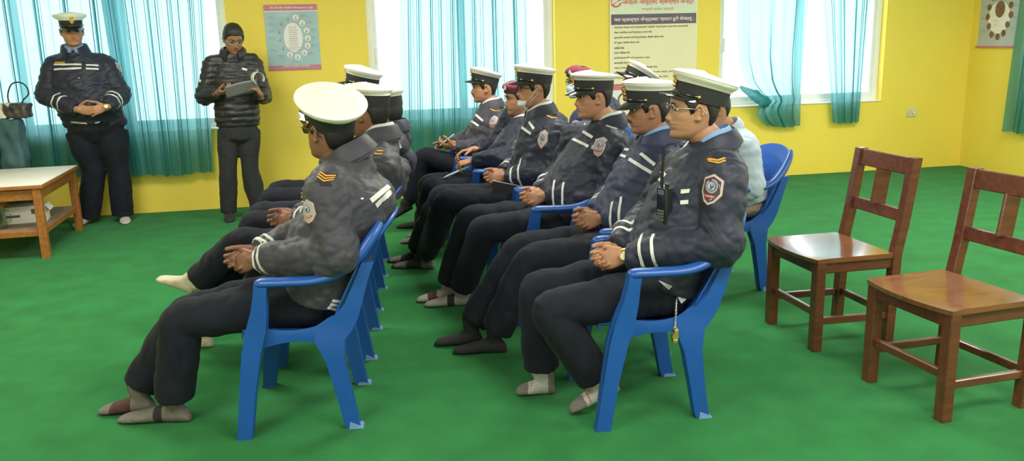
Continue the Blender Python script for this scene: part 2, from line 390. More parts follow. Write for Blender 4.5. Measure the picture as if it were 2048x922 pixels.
curtain('curtain', 'wide teal sheer curtain behind the standing officer and the wooden table', K(-10.75), lambda s: -8.84-.03*s, flat(.40), 2.34, 22, 3, y0=-.05, amp=.026)
curtain('curtain', 'teal sheer curtain with deep hem left of the man in the quilted jacket', lambda s: -8.98+.06*s, lambda s: -8.07-.10*s, lambda t: .372+.01*np.sin(9*t), 2.34, 13, 5, y0=-.118, amp=.035)
curtain('curtain', 'teal sheer curtain behind the seated moustached officer at the far end', lambda s: -6.30-.08*s, lambda s: -5.07+.02*s, flat(.385), 2.34, 17, 11, amp=.034)
def tie_left(Q, t, s):                          # the left panel of the third window is pulled into a knot at sill height
    z = Q[:, 2]
    L = np.interp(z, [.5, .56, .66, .72, .78, .84, .92, 1.05, 1.3, 1.7, 2.4], [-2.36, -2.44, -2.56, -2.60, -2.58, -2.50, -2.62, -2.74, -2.83, -2.86, -2.86])
    R = np.interp(z, [.5, 1.0, 2.4], [-2.06, -2.07, -2.03])
    x = L+(R-L)*t+.012*np.sin(40*t+3*s)
    k = np.exp(-((z-.80)/.10)**2)*np.clip(1-t*1.6, 0, 1)
    Q = Q.copy(); Q[:, 0] = x; Q[:, 1] = Q[:, 1]-.06*k-.03*np.exp(-((z-.64)/.08)**2)*np.sin(PI*np.clip(t*1.5, 0, 1))+.018*k*np.sin(55*t+14*z)
    return Q
curtain('curtain', 'teal curtain panel knotted at sill height behind the nearest seated officer', K(-2.86), K(-2.05), lambda t: .565-.02*np.sin(PI*t)+.03*np.clip(.25-t, 0, 1), 2.34, 8, 21, tie=tie_left, nx=260)
kb = MB()
kp = [(-2.80, -.10, 1.00), (-2.70, -.12, .94), (-2.60, -.135, .875), (-2.52, -.13, .825), (-2.47, -.11, .79)]
kk = catmull(kp, 5); kr = catmull([(.018,), (.045,), (.058,), (.052,), (.02,)], 5)
kb.tube(kk, [float(r[0]) for r in kr], 14)
km = remesh(kb, .012, 2, 'knot'); Pk = getco(km); setco(km, Pk+getno(km)*(.012*np.abs(wnoise(Pk, .07, 4, aniso=(2.4, 1, 1)))-.006)[:, None])
CURT = [o for o in sc.objects if o.name.startswith('curtain')]
ko = finish(km, 'knot', M['curtain'], CURT[-1], True, 180)
curtain('curtain', 'narrow straight teal curtain panel at the right end of the third window', lambda s: -1.95+.27*s, lambda s: -1.29-.06*s, flat(.56), 2.34, 6, 31, amp=.03)
curtain('curtain', 'teal curtain at the right edge on the right hand wall', lambda s: .80-.08*s, K(2.1), lambda t: .465-.01*t, 2.34, 9, 41, right=True)

# ------------------------------------------------------------------ lettering
FONT_CACHE = {}
def text_mesh(s, extr=.0):
    if s in FONT_CACHE: return FONT_CACHE[s]
    c = bpy.data.curves.new('t', 'FONT'); c.body = s; c.size = 1; c.resolution_u = 3
    o = bpy.data.objects.new('t', c); COL.objects.link(o)
    dg = bpy.context.evaluated_depsgraph_get(); dg.update()
    me = bpy.data.meshes.new_from_object(o.evaluated_get(dg)); P = getco(me) if len(me.vertices) else np.zeros((0, 3))
    F = [tuple(p.vertices) for p in me.polygons]
    bpy.data.objects.remove(o); bpy.data.meshes.remove(me)
    FONT_CACHE[s] = (P, F); return P, F
def put_text(mb, s, x, z, h, y, width=None, mi=0, centre=False, bold=0.):
    P, F = text_mesh(s)
    if not len(P): return
    lo, hi = P.min(0), P.max(0); w = max(1e-6, hi[0]-lo[0]); k = h/max(1e-6, hi[1]-lo[1]); kx = (width/w) if width else k
    X = (P[:, 0]-lo[0])*kx; Z = (P[:, 1]-lo[1])*k
    if centre: X = X-w*kx/2
    for dx in ((0., bold) if bold else (0.,)):
        mb.add(np.stack([x+X+dx, np.full(len(X), y-dx*.02), z+Z], 1), F, mi)
def disc(mb, x, z, rx, rz, y, mi=0, n=28):
    t = np.linspace(0, 2*PI, n, endpoint=False)
    mb.add([(x+rx*math.cos(a), y, z+rz*math.sin(a)) for a in t], [tuple(range(n))], mi)
def plate(mb, x0, x1, z0, z1, y, mi=0): mb.add([(x0, y, z0), (x1, y, z0), (x1, y, z1), (x0, y, z1)], [(0, 1, 2, 3)], mi)

# the services board (its top is cut off by the frame of the photograph)
e = empty('notice_board', label='tall cream board listing services in Nepali script between two windows', cat='notice board'); e.matrix_world = MR
x0, x1 = -4.19, -3.262
b = MB(); b.box(x0, x1, -.018, -.001, 1.075, 2.06, bev=.003); b.build('board', M['board'], e, smooth=False)
b = MB(); b.box(x0-.006, x0+.004, -.021, -.001, 1.07, 2.065); b.box(x1-.004, x1+.006, -.021, -.001, 1.07, 2.065); b.box(x0, x1, -.021, -.001, 1.065, 1.075); b.build('edge_strip', M['alu'], e, smooth=False)
b = MB(); plate(b, x0+.004, x1-.004, 1.765, 2.06, -.0192); b.build('heading_panel', M['boardhead'], e, smooth=False, recalc=False)
b = MB(); plate(b, x0+.004, x1-.004, 1.662, 1.765, -.0196); b.build('heading_band', M['boardband'], e, smooth=False, recalc=False)
b = MB(); put_text(b, 'जिल्ला आयुर्वेद स्वास्थ्य केन्द्र', x0+.115, 1.852, .062, -.0206, .775, bold=.004)
b.build('heading_lettering', M['inkred'], e, smooth=False, recalc=False)
b = MB(); put_text(b, 'गण्डकी प्रदेश, म्याग्दी', x0+.33, 1.792, .036, -.0206, .345); b.build('heading_lettering', M['inkred'], e, smooth=False, recalc=False); b = MB()
t = np.linspace(.35, 2*PI-.15, 26)
b.grid(np.stack([np.stack([x0+.055+r*1.15*np.cos(t), np.full(26, -.0206), 1.885+r*np.sin(t)], 1) for r in (.038, .052)]))
u = np.linspace(-1, 1, 18)
b.grid(np.stack([np.stack([x0+.055-.028*np.sin(u*2.4)+d, np.full(18, -.0208), 1.885-.03*u], 1) for d in (0, .014)]))
b.build('emblem', M['inkred'], e, smooth=False, recalc=False)
b = MB(); put_text(b, 'यस स्वास्थ्य केन्द्रबाट प्रदान हुने सेवाहरू :', x0+.035, 1.685, .052, -.0206, .86, bold=.004); b.build('band_lettering', M['inkpink'], e, smooth=False, recalc=False)
LN = [('पञ्चकर्म लगायत अन्य कार्यक्रमबाट आयुर्वेद पद्धति द्वारा उपचार तथा परामर्श सेवा', .80), ('जेष्ठ नागरिकका लागि स्वास्थ्य उपचार सेवा', .405), ('स्तनपायी आमाका लागि स्तन्यवर्धक औषधी वितरण सेवा', .535),
      ('निः शुल्क औषधी वितरण सेवा', .272), ('नाडीको सेवा', .108), ('जनरल चिकित्सा सेवा', .168), ('प्रयोगात्मक योग (Therapeutic yoga)', .385), ('आकस्मिक सेवा', .142), ('नश्य (नस्यविधि) तथा वस्ति औषधी सेवा', .472), ('स्वस्थ जीवन शैलीका लागि योग अभ्यास तथा आहार, व्यवहार', .68), ('विद्यालय आयुर्वेद तथा योग शिक्षा सेवा', .59)]
for i, (s, w) in enumerate(LN):
    b = MB(); put_text(b, s, x0+.036, 1.622-i*.0508, .026, -.0192, w, bold=.002); b.build('text_line', M['inkdark'], e, smooth=False, recalc=False)

# wall chart beside the standing reader
def chart(name, label, X, Z, W, H, bg, head, centre, right=False, seed=1):
    e = empty(name, label=label, cat='poster')
    e.matrix_world = MR if not right else MR @ Matrix(((0, 1, 0, 0), (-1, 0, 0, 0), (0, 0, 1, 0), (0, 0, 0, 1)))
    rs = random.Random(seed)
    fx = lambda u: X+W*u; fz = lambda v: Z+H*(1-v)
    b = MB(); n = 14; P = np.zeros((n, n, 3))
    for i, v in enumerate(np.linspace(0, 1, n)):
        for j, u in enumerate(np.linspace(0, 1, n)):
            P[i, j] = (fx(u), -.004-.0015*math.sin(u*7+v*5)-(.012*max(0, v-.9)/.1 if right else 0), fz(v))
    b.grid(P, thick=.001); b.build('sheet', bg, e, recalc=True)
    y = -.0085
    for va, vb in ((.088, 0), (.952, .925), (1, .962)):
        if right and va > .5: continue
        b = MB(); plate(b, fx(0), fx(1), fz(va), fz(vb), y); b.build('colour_band', head, e, smooth=False, recalc=False)
    if right: b = MB(); b.box(fx(-.01), fx(1.01), -.024, -.014, fz(1.0), fz(.975)); b.build('hanging_bar', head, e, smooth=False)
    b = MB(); disc(b, fx(.51), fz(.50), W*(.18 if not right else .28), H*(.225 if not right else .27), y, 0, 40)
    b.build('white_panel', M['chartwhite'], e, smooth=False, recalc=False)
    b = MB(); plate(b, fx(0), fx(1), fz(.108), fz(.094), y); b.build('white_band', M['chartwhite'], e, smooth=False, recalc=False)
    pos = [(.585, .20), (.70, .285), (.77, .40), (.785, .515), (.77, .63), (.70, .735), (.565, .80), (.42, .765)]
    pos2 = [(.30, .66), (.26, .53), (.26, .41), (.31, .29), (.44, .21)]
    if right: pos = [(.70, .16), (.78, .30), (.80, .46), (.74, .62), (.66, .76), (.52, .82), (.36, .78), (.27, .64), (.22, .48), (.24, .32), (.32, .16)]; pos2 = []
    if not right:
        for u, v in pos: b = MB(); disc(b, fx(u), fz(v), W*.056, W*.056, y-.0004); b.build('white_disc', M['chartwhite'], e, smooth=False, recalc=False)
    for u, v in pos+pos2:
        b = MB()
        if right: disc(b, fx(u), fz(v), W*.055, W*.062, y-.0008); b.build('picture_print', M['chartbrown'], e, smooth=False, recalc=False); continue
        a = rs.uniform(0, 6)                  # a small seated or bending figure in each circle
        disc(b, fx(u)+W*.012*math.cos(a), fz(v)+W*.022, W*.010, W*.010, y-.0008, 0, 10)
        disc(b, fx(u), fz(v)-W*.004, W*.012, W*.022, y-.0008, 0, 10); disc(b, fx(u), fz(v)-W*.026, W*.030, W*.009, y-.0008, 0, 12)
        b.build('figure_print', M['chartgrey'], e, smooth=False, recalc=False)
    if right:
        b = MB(); disc(b, fx(.52), fz(.36), W*.125, W*.155, y-.001, 0, 30); b.build('portrait_print', M['chartbrown'], e, smooth=False, recalc=False)
    ws = ['वातज रोग', 'पित्तज रोग', 'मधुमेह रोगी', 'उच्च रक्तचाप', 'दम रोगी', 'ढाड दुख्ने', 'थाइराइड', 'मोटोपन', 'ग्यास्ट्रिक', 'टाउको दुख्ने', 'अनिद्रा रोगी', 'घुँडा दुख्ने रोगी', 'नियमित योग अभ्यास']
    if not right:
        for i, s in enumerate(ws): b = MB(); put_text(b, s, fx(.51), fz(.345+i*.0293), H*.016, y-.001, W*(.15+.04*((i*7) % 5)/5+(.05 if i > 10 else 0)), centre=True); b.build('text_line', M['inkdark'], e, smooth=False, recalc=False)
        labs = [(.08, .185), (.08, .29), (.06, .39), (.06, .50), (.08, .685), (.2, .775), (.70, .165), (.80, .265), (.86, .385), (.86, .505), (.84, .625), (.78, .745), (.48, .865)]
    else: labs = [(.06, .3), (.06, .5), (.1, .7), (.86, .3), (.86, .5), (.84, .68), (.4, .55), (.4, .62)]
    for i, (u, v) in enumerate(labs):
        b = MB(); put_text(b, 'योगासन', fx(u), fz(v), H*.012, y-.0006, W*.08); put_text(b, 'योग अभ्यास विधि', fx(u-.02), fz(v+.025), H*.010, y-.0006, W*.15); b.build('caption', M['inkdark'], e, smooth=False, recalc=False)
    b = MB(); put_text(b, 'रोग तथा योग अभ्यास (Therapeutic yoga)', fx(.12), fz(.072), H*.048, y-.001, W*.8, bold=.001); b.build('band_lettering', M['chartwhite'], e, smooth=False, recalc=False)
    if not right: b = MB(); put_text(b, 'नेपाल आयुर्वेद परामर्श', fx(.28), fz(.953), H*.03, y-.001, W*.5, bold=.001); b.build('band_lettering', M['chartwhite'], e, smooth=False, recalc=False)
    return e
chart('wall_poster', 'teal and pink yoga chart with a white oval, beside the standing reader', -7.588, 1.309, .492, .61, M['charttint'], M['chartpink'], None)
chart('wall_poster', 'grey calendar with a ring of small pictures near the right corner', .115, 1.33, .56, .62, M['chartblue'], M['chartpink'], None, right=True, seed=3)
# small poster under the services board
e = empty('wall_poster', label='small pale poster with pink heading, half hidden under the services board', cat='poster'); e.matrix_world = MR
X, Z, W, H = -4.17, .66, .36, .40
b = MB(); P = np.zeros((6, 6, 3))
for i in range(6):
    for j in range(6): P[i, j] = (X+W*j/5, -.004-.001*math.sin(j*1.3+i), Z+H*i/5)
b.grid(P, thick=.001); b.build('sheet', M['chartwhite'], e)
b = MB(); plate(b, X, X+W, Z+H*.86, Z+H, -.0085); b.build('colour_band', M['chartpink'], e, smooth=False, recalc=False)
b = MB(); disc(b, X+.12, Z+.235, .042, .055, -.0085); disc(b, X+.13, Z+.10, .085, .075, -.0083); disc(b, X+.27, Z+.2, .05, .05, -.0083); b.build('figure_prints', M['board'], e, smooth=False, recalc=False)
t = np.linspace(-.6, PI+.6, 20)
b = MB(); b.grid(np.stack([np.stack([X+.12+r*np.cos(t), np.full(20, -.0088), Z+.24+r*1.25*np.sin(t)], 1) for r in (.042, .058)])); b.build('hair_print', M['chartbrown'], e, smooth=False, recalc=False)
b = MB(); put_text(b, 'स्वस्थ आहार', X+.14, Z+H*.885, .03, -.009, .1, mi=0); b.build('band_lettering', M['chartwhite'], e, smooth=False, recalc=False)
b = MB(); put_text(b, 'स्वस्थ जीवन', X+.05, Z+.03, .022, -.009, .15); put_text(b, 'योग तथा आहार', X+.2, Z+.27, .016, -.009, .1); b.build('small_lettering', M['inkdark'], e, smooth=False, recalc=False)
# wall socket
e = empty('wall_socket', label='ivory wall socket plate low on the yellow wall right of the windows', cat='socket'); e.matrix_world = MR
b = MB(); b.box(-.73, -.615, -.012, 0, .585, .675, bev=.005); b.build('plate', M['socket'], e)
b = MB()
for dx, dz in ((-.025, .012), (.0, -.012), (-.05, -.012)): disc(b, -.66+dx, .632+dz, .005, .005, -.0125, n=10)
b.build('pin_hole', M['black'], e, smooth=False, recalc=False)
b = MB(); b.box(-.65, -.63, -.017, -.011, .61, .65, bev=.003); b.build('switch', M['chartwhite'], e)

# ------------------------------------------------------------------ blue moulded armchair
def blue_chair():
    e = empty('plastic_armchair')
    for s in (1, -1):                           # front leg carries on up to the armrest
        def sec(a, bb, z, wa, wb):
            g = wb*.14
            pts = [(.5, .5), (.5, .2), (.36, .12), (.36, -.12), (.5, -.2), (.5, -.5), (-.5, -.5), (-.5, -.2), (-.4, -.12), (-.4, .12), (-.5, .2), (-.5, .5)]
            return [V3(a+p*wa, (bb+q*wb)*s, z) for p, q in pts]
        b = MB(); L = [(.212, .262, 0, .060, .050), (.206, .262, .02, .058, .050), (.18, .260, .2, .062, .058), (.150, .258, .36, .074, .070), (.125, .264, .45, .080, .062), (.105, .276, .53, .062, .05), (.094, .282, .6, .05, .05), (.088, .283, .64, .05, .05)]
        b.rings([sec(*q) for q in L]); b.build('leg', M['blue'], e, angle=35)
        b = MB(); L = [(-.222, .222, 0, .06, .05), (-.212, .222, .02, .058, .05), (-.19, .226, .15, .062, .052), (-.165, .232, .3, .075, .056), (-.15, .236, .39, .12, .05), (-.168, .238, .43, .15, .036), (-.215, .241, .475, .105, .032), (-.252, .244, .535, .068, .03), (-.285, .246, .62, .052, .028), (-.318, .244, .7, .046, .026)]
        lg = MB(); lg.rings([sec(*q) for q in L]); lo = lg.build('leg', M['blue'], e, angle=35)
        c = MB(); c.add([(-.20, .196*s, .0), (-.20, .250*s, .0), (-.258, .250*s, .0), (-.258, .196*s, .0), (-.205, .198*s, .030), (-.205, .248*s, .030), (-.252, .248*s, .008), (-.252, .198*s, .008)], [(0, 1, 2, 3), (4, 5, 6, 7), (0, 1, 5, 4), (1, 2, 6, 5), (2, 3, 7, 6), (3, 0, 4, 7)])
        c.build('foot_cap', M['bluefoot'], lo, smooth=False)
        b = MB(); path = catmull([(.104, .284*s, .634), (.086, .284*s, .645), (0, .287*s, .645), (-.12, .286*s, .647), (-.21, .278*s, .672), (-.285, .262*s, .728), (-.345, .238*s, .80), (-.375, .21*s, .845)], 5)
        rr = catmull([(.022, .016), (.031, .02), (.03, .019), (.03, .019), (.028, .021), (.025, .024), (.02, .022), (.012, .016)], 5)
        b.tube(path, [(r[0], r[1]) for r in rr], 12); b.build('armrest', M['blue'], e, angle=60)
    for s in (1, -1):                            # side rail under the arm, joining the front post to the rear leg
        P = []
        for t in np.linspace(0, 1, 14):
            a = .15-.32*t; zt = .468-.03*math.sin(PI*min(1, t*1.1)*.9)+.03*max(0, t-.8)/.2; zb = .345+.045*math.sin(PI*t)**.6
            P.append([(a, s*(.262+.002*math.sin(k*PI)-.01*t), zb+(zt-zb)*k) for k in np.linspace(0, 1, 5)])
        b = MB(); b.grid(P, thick=.010*s); b.build('side_rail', M['blue'], e, angle=50)
    A = np.linspace(.2, -.2, 16); B = np.linspace(-1, 1, 25); P = []
    prof = [(.206, .408), (.205, .422), (.202, .432)]+[(a, .436-.028*min(1, (.2-a)/.25)+(.02*max(0, (-a-.14)/.06))) for a in A]
    for a, z in prof:
        row = []
        for q in B:
            hw = .222-.036*min(1, max(0, (a+.05)/.22)); y = hw*q; d = max(0, (abs(q)-.88)/.12)
            arch = .055*(1-.75*max(0, 1-((a-.0)/.16)**2)) if d > 0 else 0
            row.append((a, y, z-.012*(1-q*q)-d*.02*(1 if z > .4 else .1)))
        P.append(row)
    b = MB(); b.grid(P, thick=-.006); b.build('seat', M['blue'], e, angle=50)
    P = []
    for h in np.linspace(0, 1, 18):
        row = []
        for q in np.linspace(-1, 1, 33):
            z = .40+h*(.45-.07*abs(q)**2.5)
            hw = .222+.03*math.sin(min(1, h*1.25)*PI*.6)-.03*max(0, h-.75)/.25
            a = -.175-.235*h**1.1+.075*abs(q)**2.2*(.4+.6*h)-.012*max(0, h-.93)/.07
            rib = .003*(1 if int((q+1)*9) % 2 else 0)*(1 if .12 < h < .85 and abs(q) < .8 else 0)
            row.append((a-rib, hw*q, z))
        P.append(row)
    b = MB(); b.grid(P, thick=.007); b.build('backrest', M['blue'], e, angle=50)
    lip = [np.array(p)+V3(-.004, 0, 0) for p in P[-1]]
    b = MB(); b.tube(lip, (.011, .012), 8); b.build('top_rail', M['blue'], e, angle=60)
    return e
CH0 = blue_chair()
_used = [False]
def place_chair(fr, label):
    o = CH0 if not _used[0] else copy_tree(CH0); _used[0] = True
    o.location = Vector(fr.O); o.rotation_euler = (0, 0, fr.yaw)
    return tag(o, label, 'armchair', 'blue plastic armchairs')

# ------------------------------------------------------------------ wooden chair
def wooden_chair(fr, label):
    e = empty('wooden_chair', fr.O, fr.yaw, label, 'chair', 'wooden chairs on the right')
    hw, hd, zs = .213, .203, .4715
    for s in (1, -1):
        b = MB(); b.bar((hd, hw*s, 0), (hd, hw*s, zs-.022), .052, .05, up=(1, 0, 0)); b.build('leg', M['wood'], e, smooth=False)
        b = MB(); pts = [(-hd+.01, hw*s, 0), (-hd, hw*s, .3), (-hd-.004, hw*s, .46), (-hd-.03, hw*s, .6), (-hd-.075, hw*s, .93)]
        rings = [[V3(a+x*.024, y+q*.024, z) for x, q in ((1, .9), (.9, 1), (-.9, 1), (-1, .9), (-1, -.9), (-.9, -1), (.9, -1), (1, -.9))] for a, y, z in pts]
        b.rings(rings); b.build('leg', M['wood'], e, smooth=False)
        b = MB(); b.bar((-hd+.02, hw*s, .145), (hd-.02, hw*s, .15), .024, .036); b.build('stretcher', M['wood'], e, smooth=False)
        b = MB(); b.bar((-hd+.02, hw*s, .42), (hd-.02, hw*s, .42), .026, .06); b.build('apron', M['wood'], e, smooth=False)
    b = MB(); b.bar((hd, -hw+.02, .19), (hd, hw-.02, .19), .024, .036); b.build('stretcher', M['wood'], e, smooth=False)
    b = MB(); b.bar((-hd, -hw+.02, .15), (-hd, hw-.02, .15), .024, .036); b.build('stretcher', M['wood'], e, smooth=False)
    b = MB(); b.bar((hd+.005, -hw+.02, .42), (hd+.005, hw-.02, .42), .028, .06); b.build('apron', M['wood'], e, smooth=False)
    b = MB(); b.bar((-hd, -hw+.02, .42), (-hd, hw-.02, .42), .026, .06); b.build('apron', M['wood'], e, smooth=False)
    n = 17; top = []; bot = []                   # seat board with a bowed front edge and a shallow dip
    for i, tt in enumerate(np.linspace(0, 1, 13)):
        r1, r2 = [], []
        for q in np.linspace(-1, 1, n):
            front = hd+.028+.035*(1-q*q); a = -hd+.028+(front+hd-.028)*tt; y = q*(hw+.03)
            z = zs-.006*(1-q*q)*math.sin(PI*tt)-.004*max(0, tt-.85)/.15
            r1.append((a, y, z)); r2.append((a-.004*(1 if tt > .99 else 0), y*.99, zs-.024))
        top.append(r1); bot.append(r2)
    b = MB(); o1 = 0; m_ = 13
    allv = [p for r in top for p in r]+[p for r in bot for p in r]; F = []
    for i in range(m_-1):
        for j in range(n-1):
            q = (i*n+j, i*n+j+1, (i+1)*n+j+1, (i+1)*n+j); F.append(q); F.append(tuple(x+m_*n for x in q[::-1]))
    edge = [(0, j) for j in range(n)]+[(i, n-1) for i in range(1, m_)]+[(m_-1, j) for j in range(n-2, -1, -1)]+[(i, 0) for i in range(m_-2, 0, -1)]
    for k in range(len(edge)):
        (i, j), (i2, j2) = edge[k], edge[(k+1) % len(edge)]; F.append((i*n+j, i2*n+j2, i2*n+j2+m_*n, i*n+j+m_*n))
    b.add(allv, F); b.build('seat', M['woodseat'], e, angle=30)
    ax = lambda z: -hd-.03-.045*(z-.6)/.33
    for z, hgt, nm in ((.885, .085, 'top_rail'), (.645, .062, 'back_rail')):
        b = MB(); P = []
        b.bar((ax(z), -hw+.02, z), (ax(z), hw-.02, z), .022, hgt, up=(-.13, 0, 1)); b.build(nm, M['wood'], e, smooth=False)
    b = MB(); b.bar((ax(.67), 0, .67), (ax(.85), 0, .85), .016, .085, up=(1, 0, 0)); b.build('back_slat', M['wood'], e, smooth=False)
    return e
wooden_chair(Frame(1.6333, 4.1307, -2.9383), 'brown wooden chair nearer the seated officers, further from the camera')
wooden_chair(Frame(1.8398, 3.3471, -2.858), 'brown wooden chair nearest the camera, cut by the right edge')

# ------------------------------------------------------------------ low table on the left and what is on it
tp0, td = V3(-3.556, 6.214, 0), nrm(V3(-.242, .986, 0)); tw_ = V3(-td[1], td[0], 0)
tc_ = tp0+td*.507+tw_*.29; trot = math.atan2(-tw_[1], -tw_[0])
e = empty('side_table', tc_, trot, 'low brown wooden table with white top and lower shelf at left edge', 'table')
hw, hd, zt = .30, .507, .566
for sx in (1, -1):
    for sy in (1, -1):
        b = MB(); b.bar((sx*(hw-.02), sy*hd, 0), (sx*(hw-.02), sy*hd, zt-.03), .058, .058, up=(1, 0, 0)); b.build('leg', M['tablewood'], e, smooth=False)
    b = MB(); b.bar((sx*(hw-.02), -hd, zt-.075), (sx*(hw-.02), hd, zt-.075), .024, .08); b.build('apron', M['tablewood'], e, smooth=False)
    b = MB(); b.bar((sx*(hw-.03), -hd, .195), (sx*(hw-.03), hd, .195), .03, .045); b.build('shelf_rail', M['tablewood'], e, smooth=False)
for sy in (1, -1):
    b = MB(); b.bar((-hw, sy*hd, zt-.075), (hw, sy*hd, zt-.075), .024, .08); b.build('apron', M['tablewood'], e, smooth=False)
    b = MB(); b.bar((-hw, sy*hd, .195), (hw, sy*hd, .195), .03, .045); b.build('shelf_rail', M['tablewood'], e, smooth=False)
b = MB(); b.box(-hw-.03, hw+.03, -hd-.04, hd+.04, zt-.028, zt, bev=.006); b.build('tabletop', M['tablewood'], e)
b = MB(); b.box(-hw-.026, hw+.026, -hd-.036, hd+.036, zt, zt+.004, bev=.0015); b.build('top_sheet', M['tabletop'], e)
b = MB(); b.box(-hw+.02, hw-.02, -hd+.01, hd-.01, .207, .223, bev=.003); b.build('shelf', M['shelfdust'], e)
def tpt(x, y, z): return tc_-tw_*x+td*y+V3(0, 0, z)
e = empty('carton', tpt(.06, -.12, .223), trot+.1, 'white cardboard carton on the lower shelf of the table', 'box')
b = MB(); b.box(-.15, .16, -.09, .09, 0, .135, bev=.004); b.build('body', M['paper'], e)
b = MB(); b.add([(.161, -.09, .13), (.161, .09, .13), (.195, .085, .09), (.195, -.085, .09)], [(0, 1, 2, 3)]); b.build('flap', M['paper'], e, smooth=False)
b = MB(); plate(b, .06, .10, .07, .11, -.0905); b.build('print_mark', M['boardband'], e, smooth=False, recalc=False); b = MB(); plate(b, -.12, -.02, .05, .07, -.0905); b.build('print_mark', M['boardband'], e, smooth=False, recalc=False)
e = empty('glass_jug', tpt(-.05, -.36, .223), 0, 'clear glass jug standing before the carton on the table shelf', 'jug')
b = MB(); pr = [(.045, 0), (.05, .02), (.048, .1), (.04, .15), (.046, .17), (.042, .17), (.036, .148), (.044, .1), (.045, .02), (.0, .012)]
b.ell([((0, 0, z), (r+.0001, 0, 0), (0, r+.0001, 0)) for r, z in pr], 20, cap=True); b.build('body', lens_mat('clear_jug_glass', (.82, .85, .84), .12), e, recalc=False)
b = MB(); b.tube(catmull([(.046, 0, .14), (.085, 0, .13), (.085, 0, .06), (.05, 0, .04)], 5), .006, 8); b.build('handle', bpy.data.materials['clear_jug_glass'], e)
e = empty('black_pouch', tpt(-.19, -.2, .223), .3, 'dark pouch on the table shelf at the left edge', 'pouch')
b = MB(); b.sphere((0, 0, .09), (.07, .12, .09), 18, 12); me = remesh(b, .012, 3, 'body'); P = getco(me); P[:, 2] = np.maximum(P[:, 2], 0); setco(me, P+getno(me)*(.006*wnoise(P, .06, 3))[:, None]*(P[:, 2:3] > .004)); finish(me, 'body', M['blackmatt'], e, True, 180)
b = MB(); b.bar((-.0, -.09, .172), (0, .09, .172), .008, .012); b.build('zip', M['steel'], e)

lo = V3(-4.71, 7.12, 0)
e = empty('lectern', lo, .05, 'dark wooden lectern cut off by the left edge of the photo', 'lectern')
b = MB(); b.box(-.22, .22, -.2, .2, .0, .06, bev=.01); b.build('plinth', M['darkwood'], e)
b = MB(); b.box(-.19, .19, -.17, .17, .06, .94, bev=.008); b.build('body', M['darkwood'], e)
b = MB(); b.box(-.26, .25, -.24, .24, .94, .985, bev=.008); b.build('top', M['darkwood'], e)
b = MB(); b.box(-.12, .12, -.178, -.17, .2, .8, bev=.003); b.build('front_panel', M['wood'], e)
# handbag with a looped handle, tissue and a teal block added for dark gathered curtain
e = empty('handbag', (-4.215, 7.25, .992), -.1, 'dark shiny handbag with a looped handle on the lectern edge', 'bag')
b = MB(); b.box(-.115, .10, -.06, .06, 0, .125, bev=.018); me = remesh(b, .012, 3, 'body'); P = getco(me)
setco(me, P+getno(me)*(.006*wnoise(P, .06, 8))[:, None]); finish(me, 'body', M['bagdark'], e, True, 180)
b = MB(); b.tube(catmull([(-.07, 0, .10), (-.075, 0, .19), (-.03, 0, .28), (.04, 0, .30), (.10, 0, .27), (.115, 0, .20), (.06, 0, .15), (.04, .0, .11)], 6), .006, 8); b.build('handle', M['black'], e)
e = empty('tissue_paper', (-4.355, 7.2, .992), .2, 'cream crumpled tissue papers beside the dark handbag', 'paper')
for k, (dx, dz, sx, sz) in enumerate(((0.02, .06, .055, .07), (-.05, .17, .07, .06))):
    P = np.zeros((9, 9, 3))
    for i in range(9):
        for j in range(9):
            u, w = i/8-.5, j/8-.5; P[i, j] = (dx+w*2*sx+u*.05, .02*math.sin(7*u+5*w)-.02*k, dz+u*2*sz)
    P[:, :, 2] = np.maximum(P[:, :, 2], .001)
    b = MB(); b.grid(P, thick=.002); b.build('sheet', M['tissue'], e)
e = empty('cloth_bag', (-4.305, 7.25, .0), 0, 'dull teal cloth bag standing tall beside the dark lectern', 'bag')
b = MB(); b.box(-.10, .10, -.07, .07, 0, .985, bev=.02); me = remesh(b, .018, 3, 'body'); P = getco(me)
setco(me, P+getno(me)*(.009*wnoise(P, .12, 18))[:, None]*(P[:, 2:3] > .02)); finish(me, 'body', M['blockteal'], e, True, 180)
# ------------------------------------------------------------------ people
def head_rot(yaw, pitch=0., roll=0.):           # columns: forward, left, up; positive pitch lifts the face
    F = V3(math.cos(yaw)*math.cos(pitch), math.sin(yaw)*math.cos(pitch), math.sin(pitch))
    L = V3(-math.sin(yaw), math.cos(yaw), 0); U = np.cross(F, L)
    return np.stack([F, L*math.cos(roll)+U*math.sin(roll), U*math.cos(roll)-L*math.sin(roll)], 1)
HZ = [.117, .112, .10, .08, .06, .038, .02, .006, -.008, -.024, -.038, -.047, -.053, -.059, -.065, -.071, -.080, -.092, -.104, -.113, -.119]
HFX = [.0, .030, .052, .075, .085, .0895, .0905, .085, .082, .0835, .085, .0855, .0895, .0865, .0875, .087, .0795, .083, .084, .076, .055]
HBX = [-.02, -.055, -.078, -.094, -.102, -.106, -.106, -.104, -.101, -.096, -.09, -.086, -.083, -.08, -.077, -.073, -.066, -.054, -.040, -.026, -.01]
HW = [.006, .030, .047, .063, .071, .0755, .077, .0765, .076, .0745, .0725, .0705, .069, .0675, .066, .0645, .061, .055, .0455, .034, .018]
def head_ring(z, n=36, grow=0., wmul=1.):
    zz = HZ[::-1]; fx = np.interp(z, zz, HFX[::-1]); bx = np.interp(z, zz, HBX[::-1]); w = np.interp(z, zz, HW[::-1])*wmul
    t = np.linspace(0, 2*PI, n, endpoint=False)
    return head_pt(t, fx, bx, w, grow), t
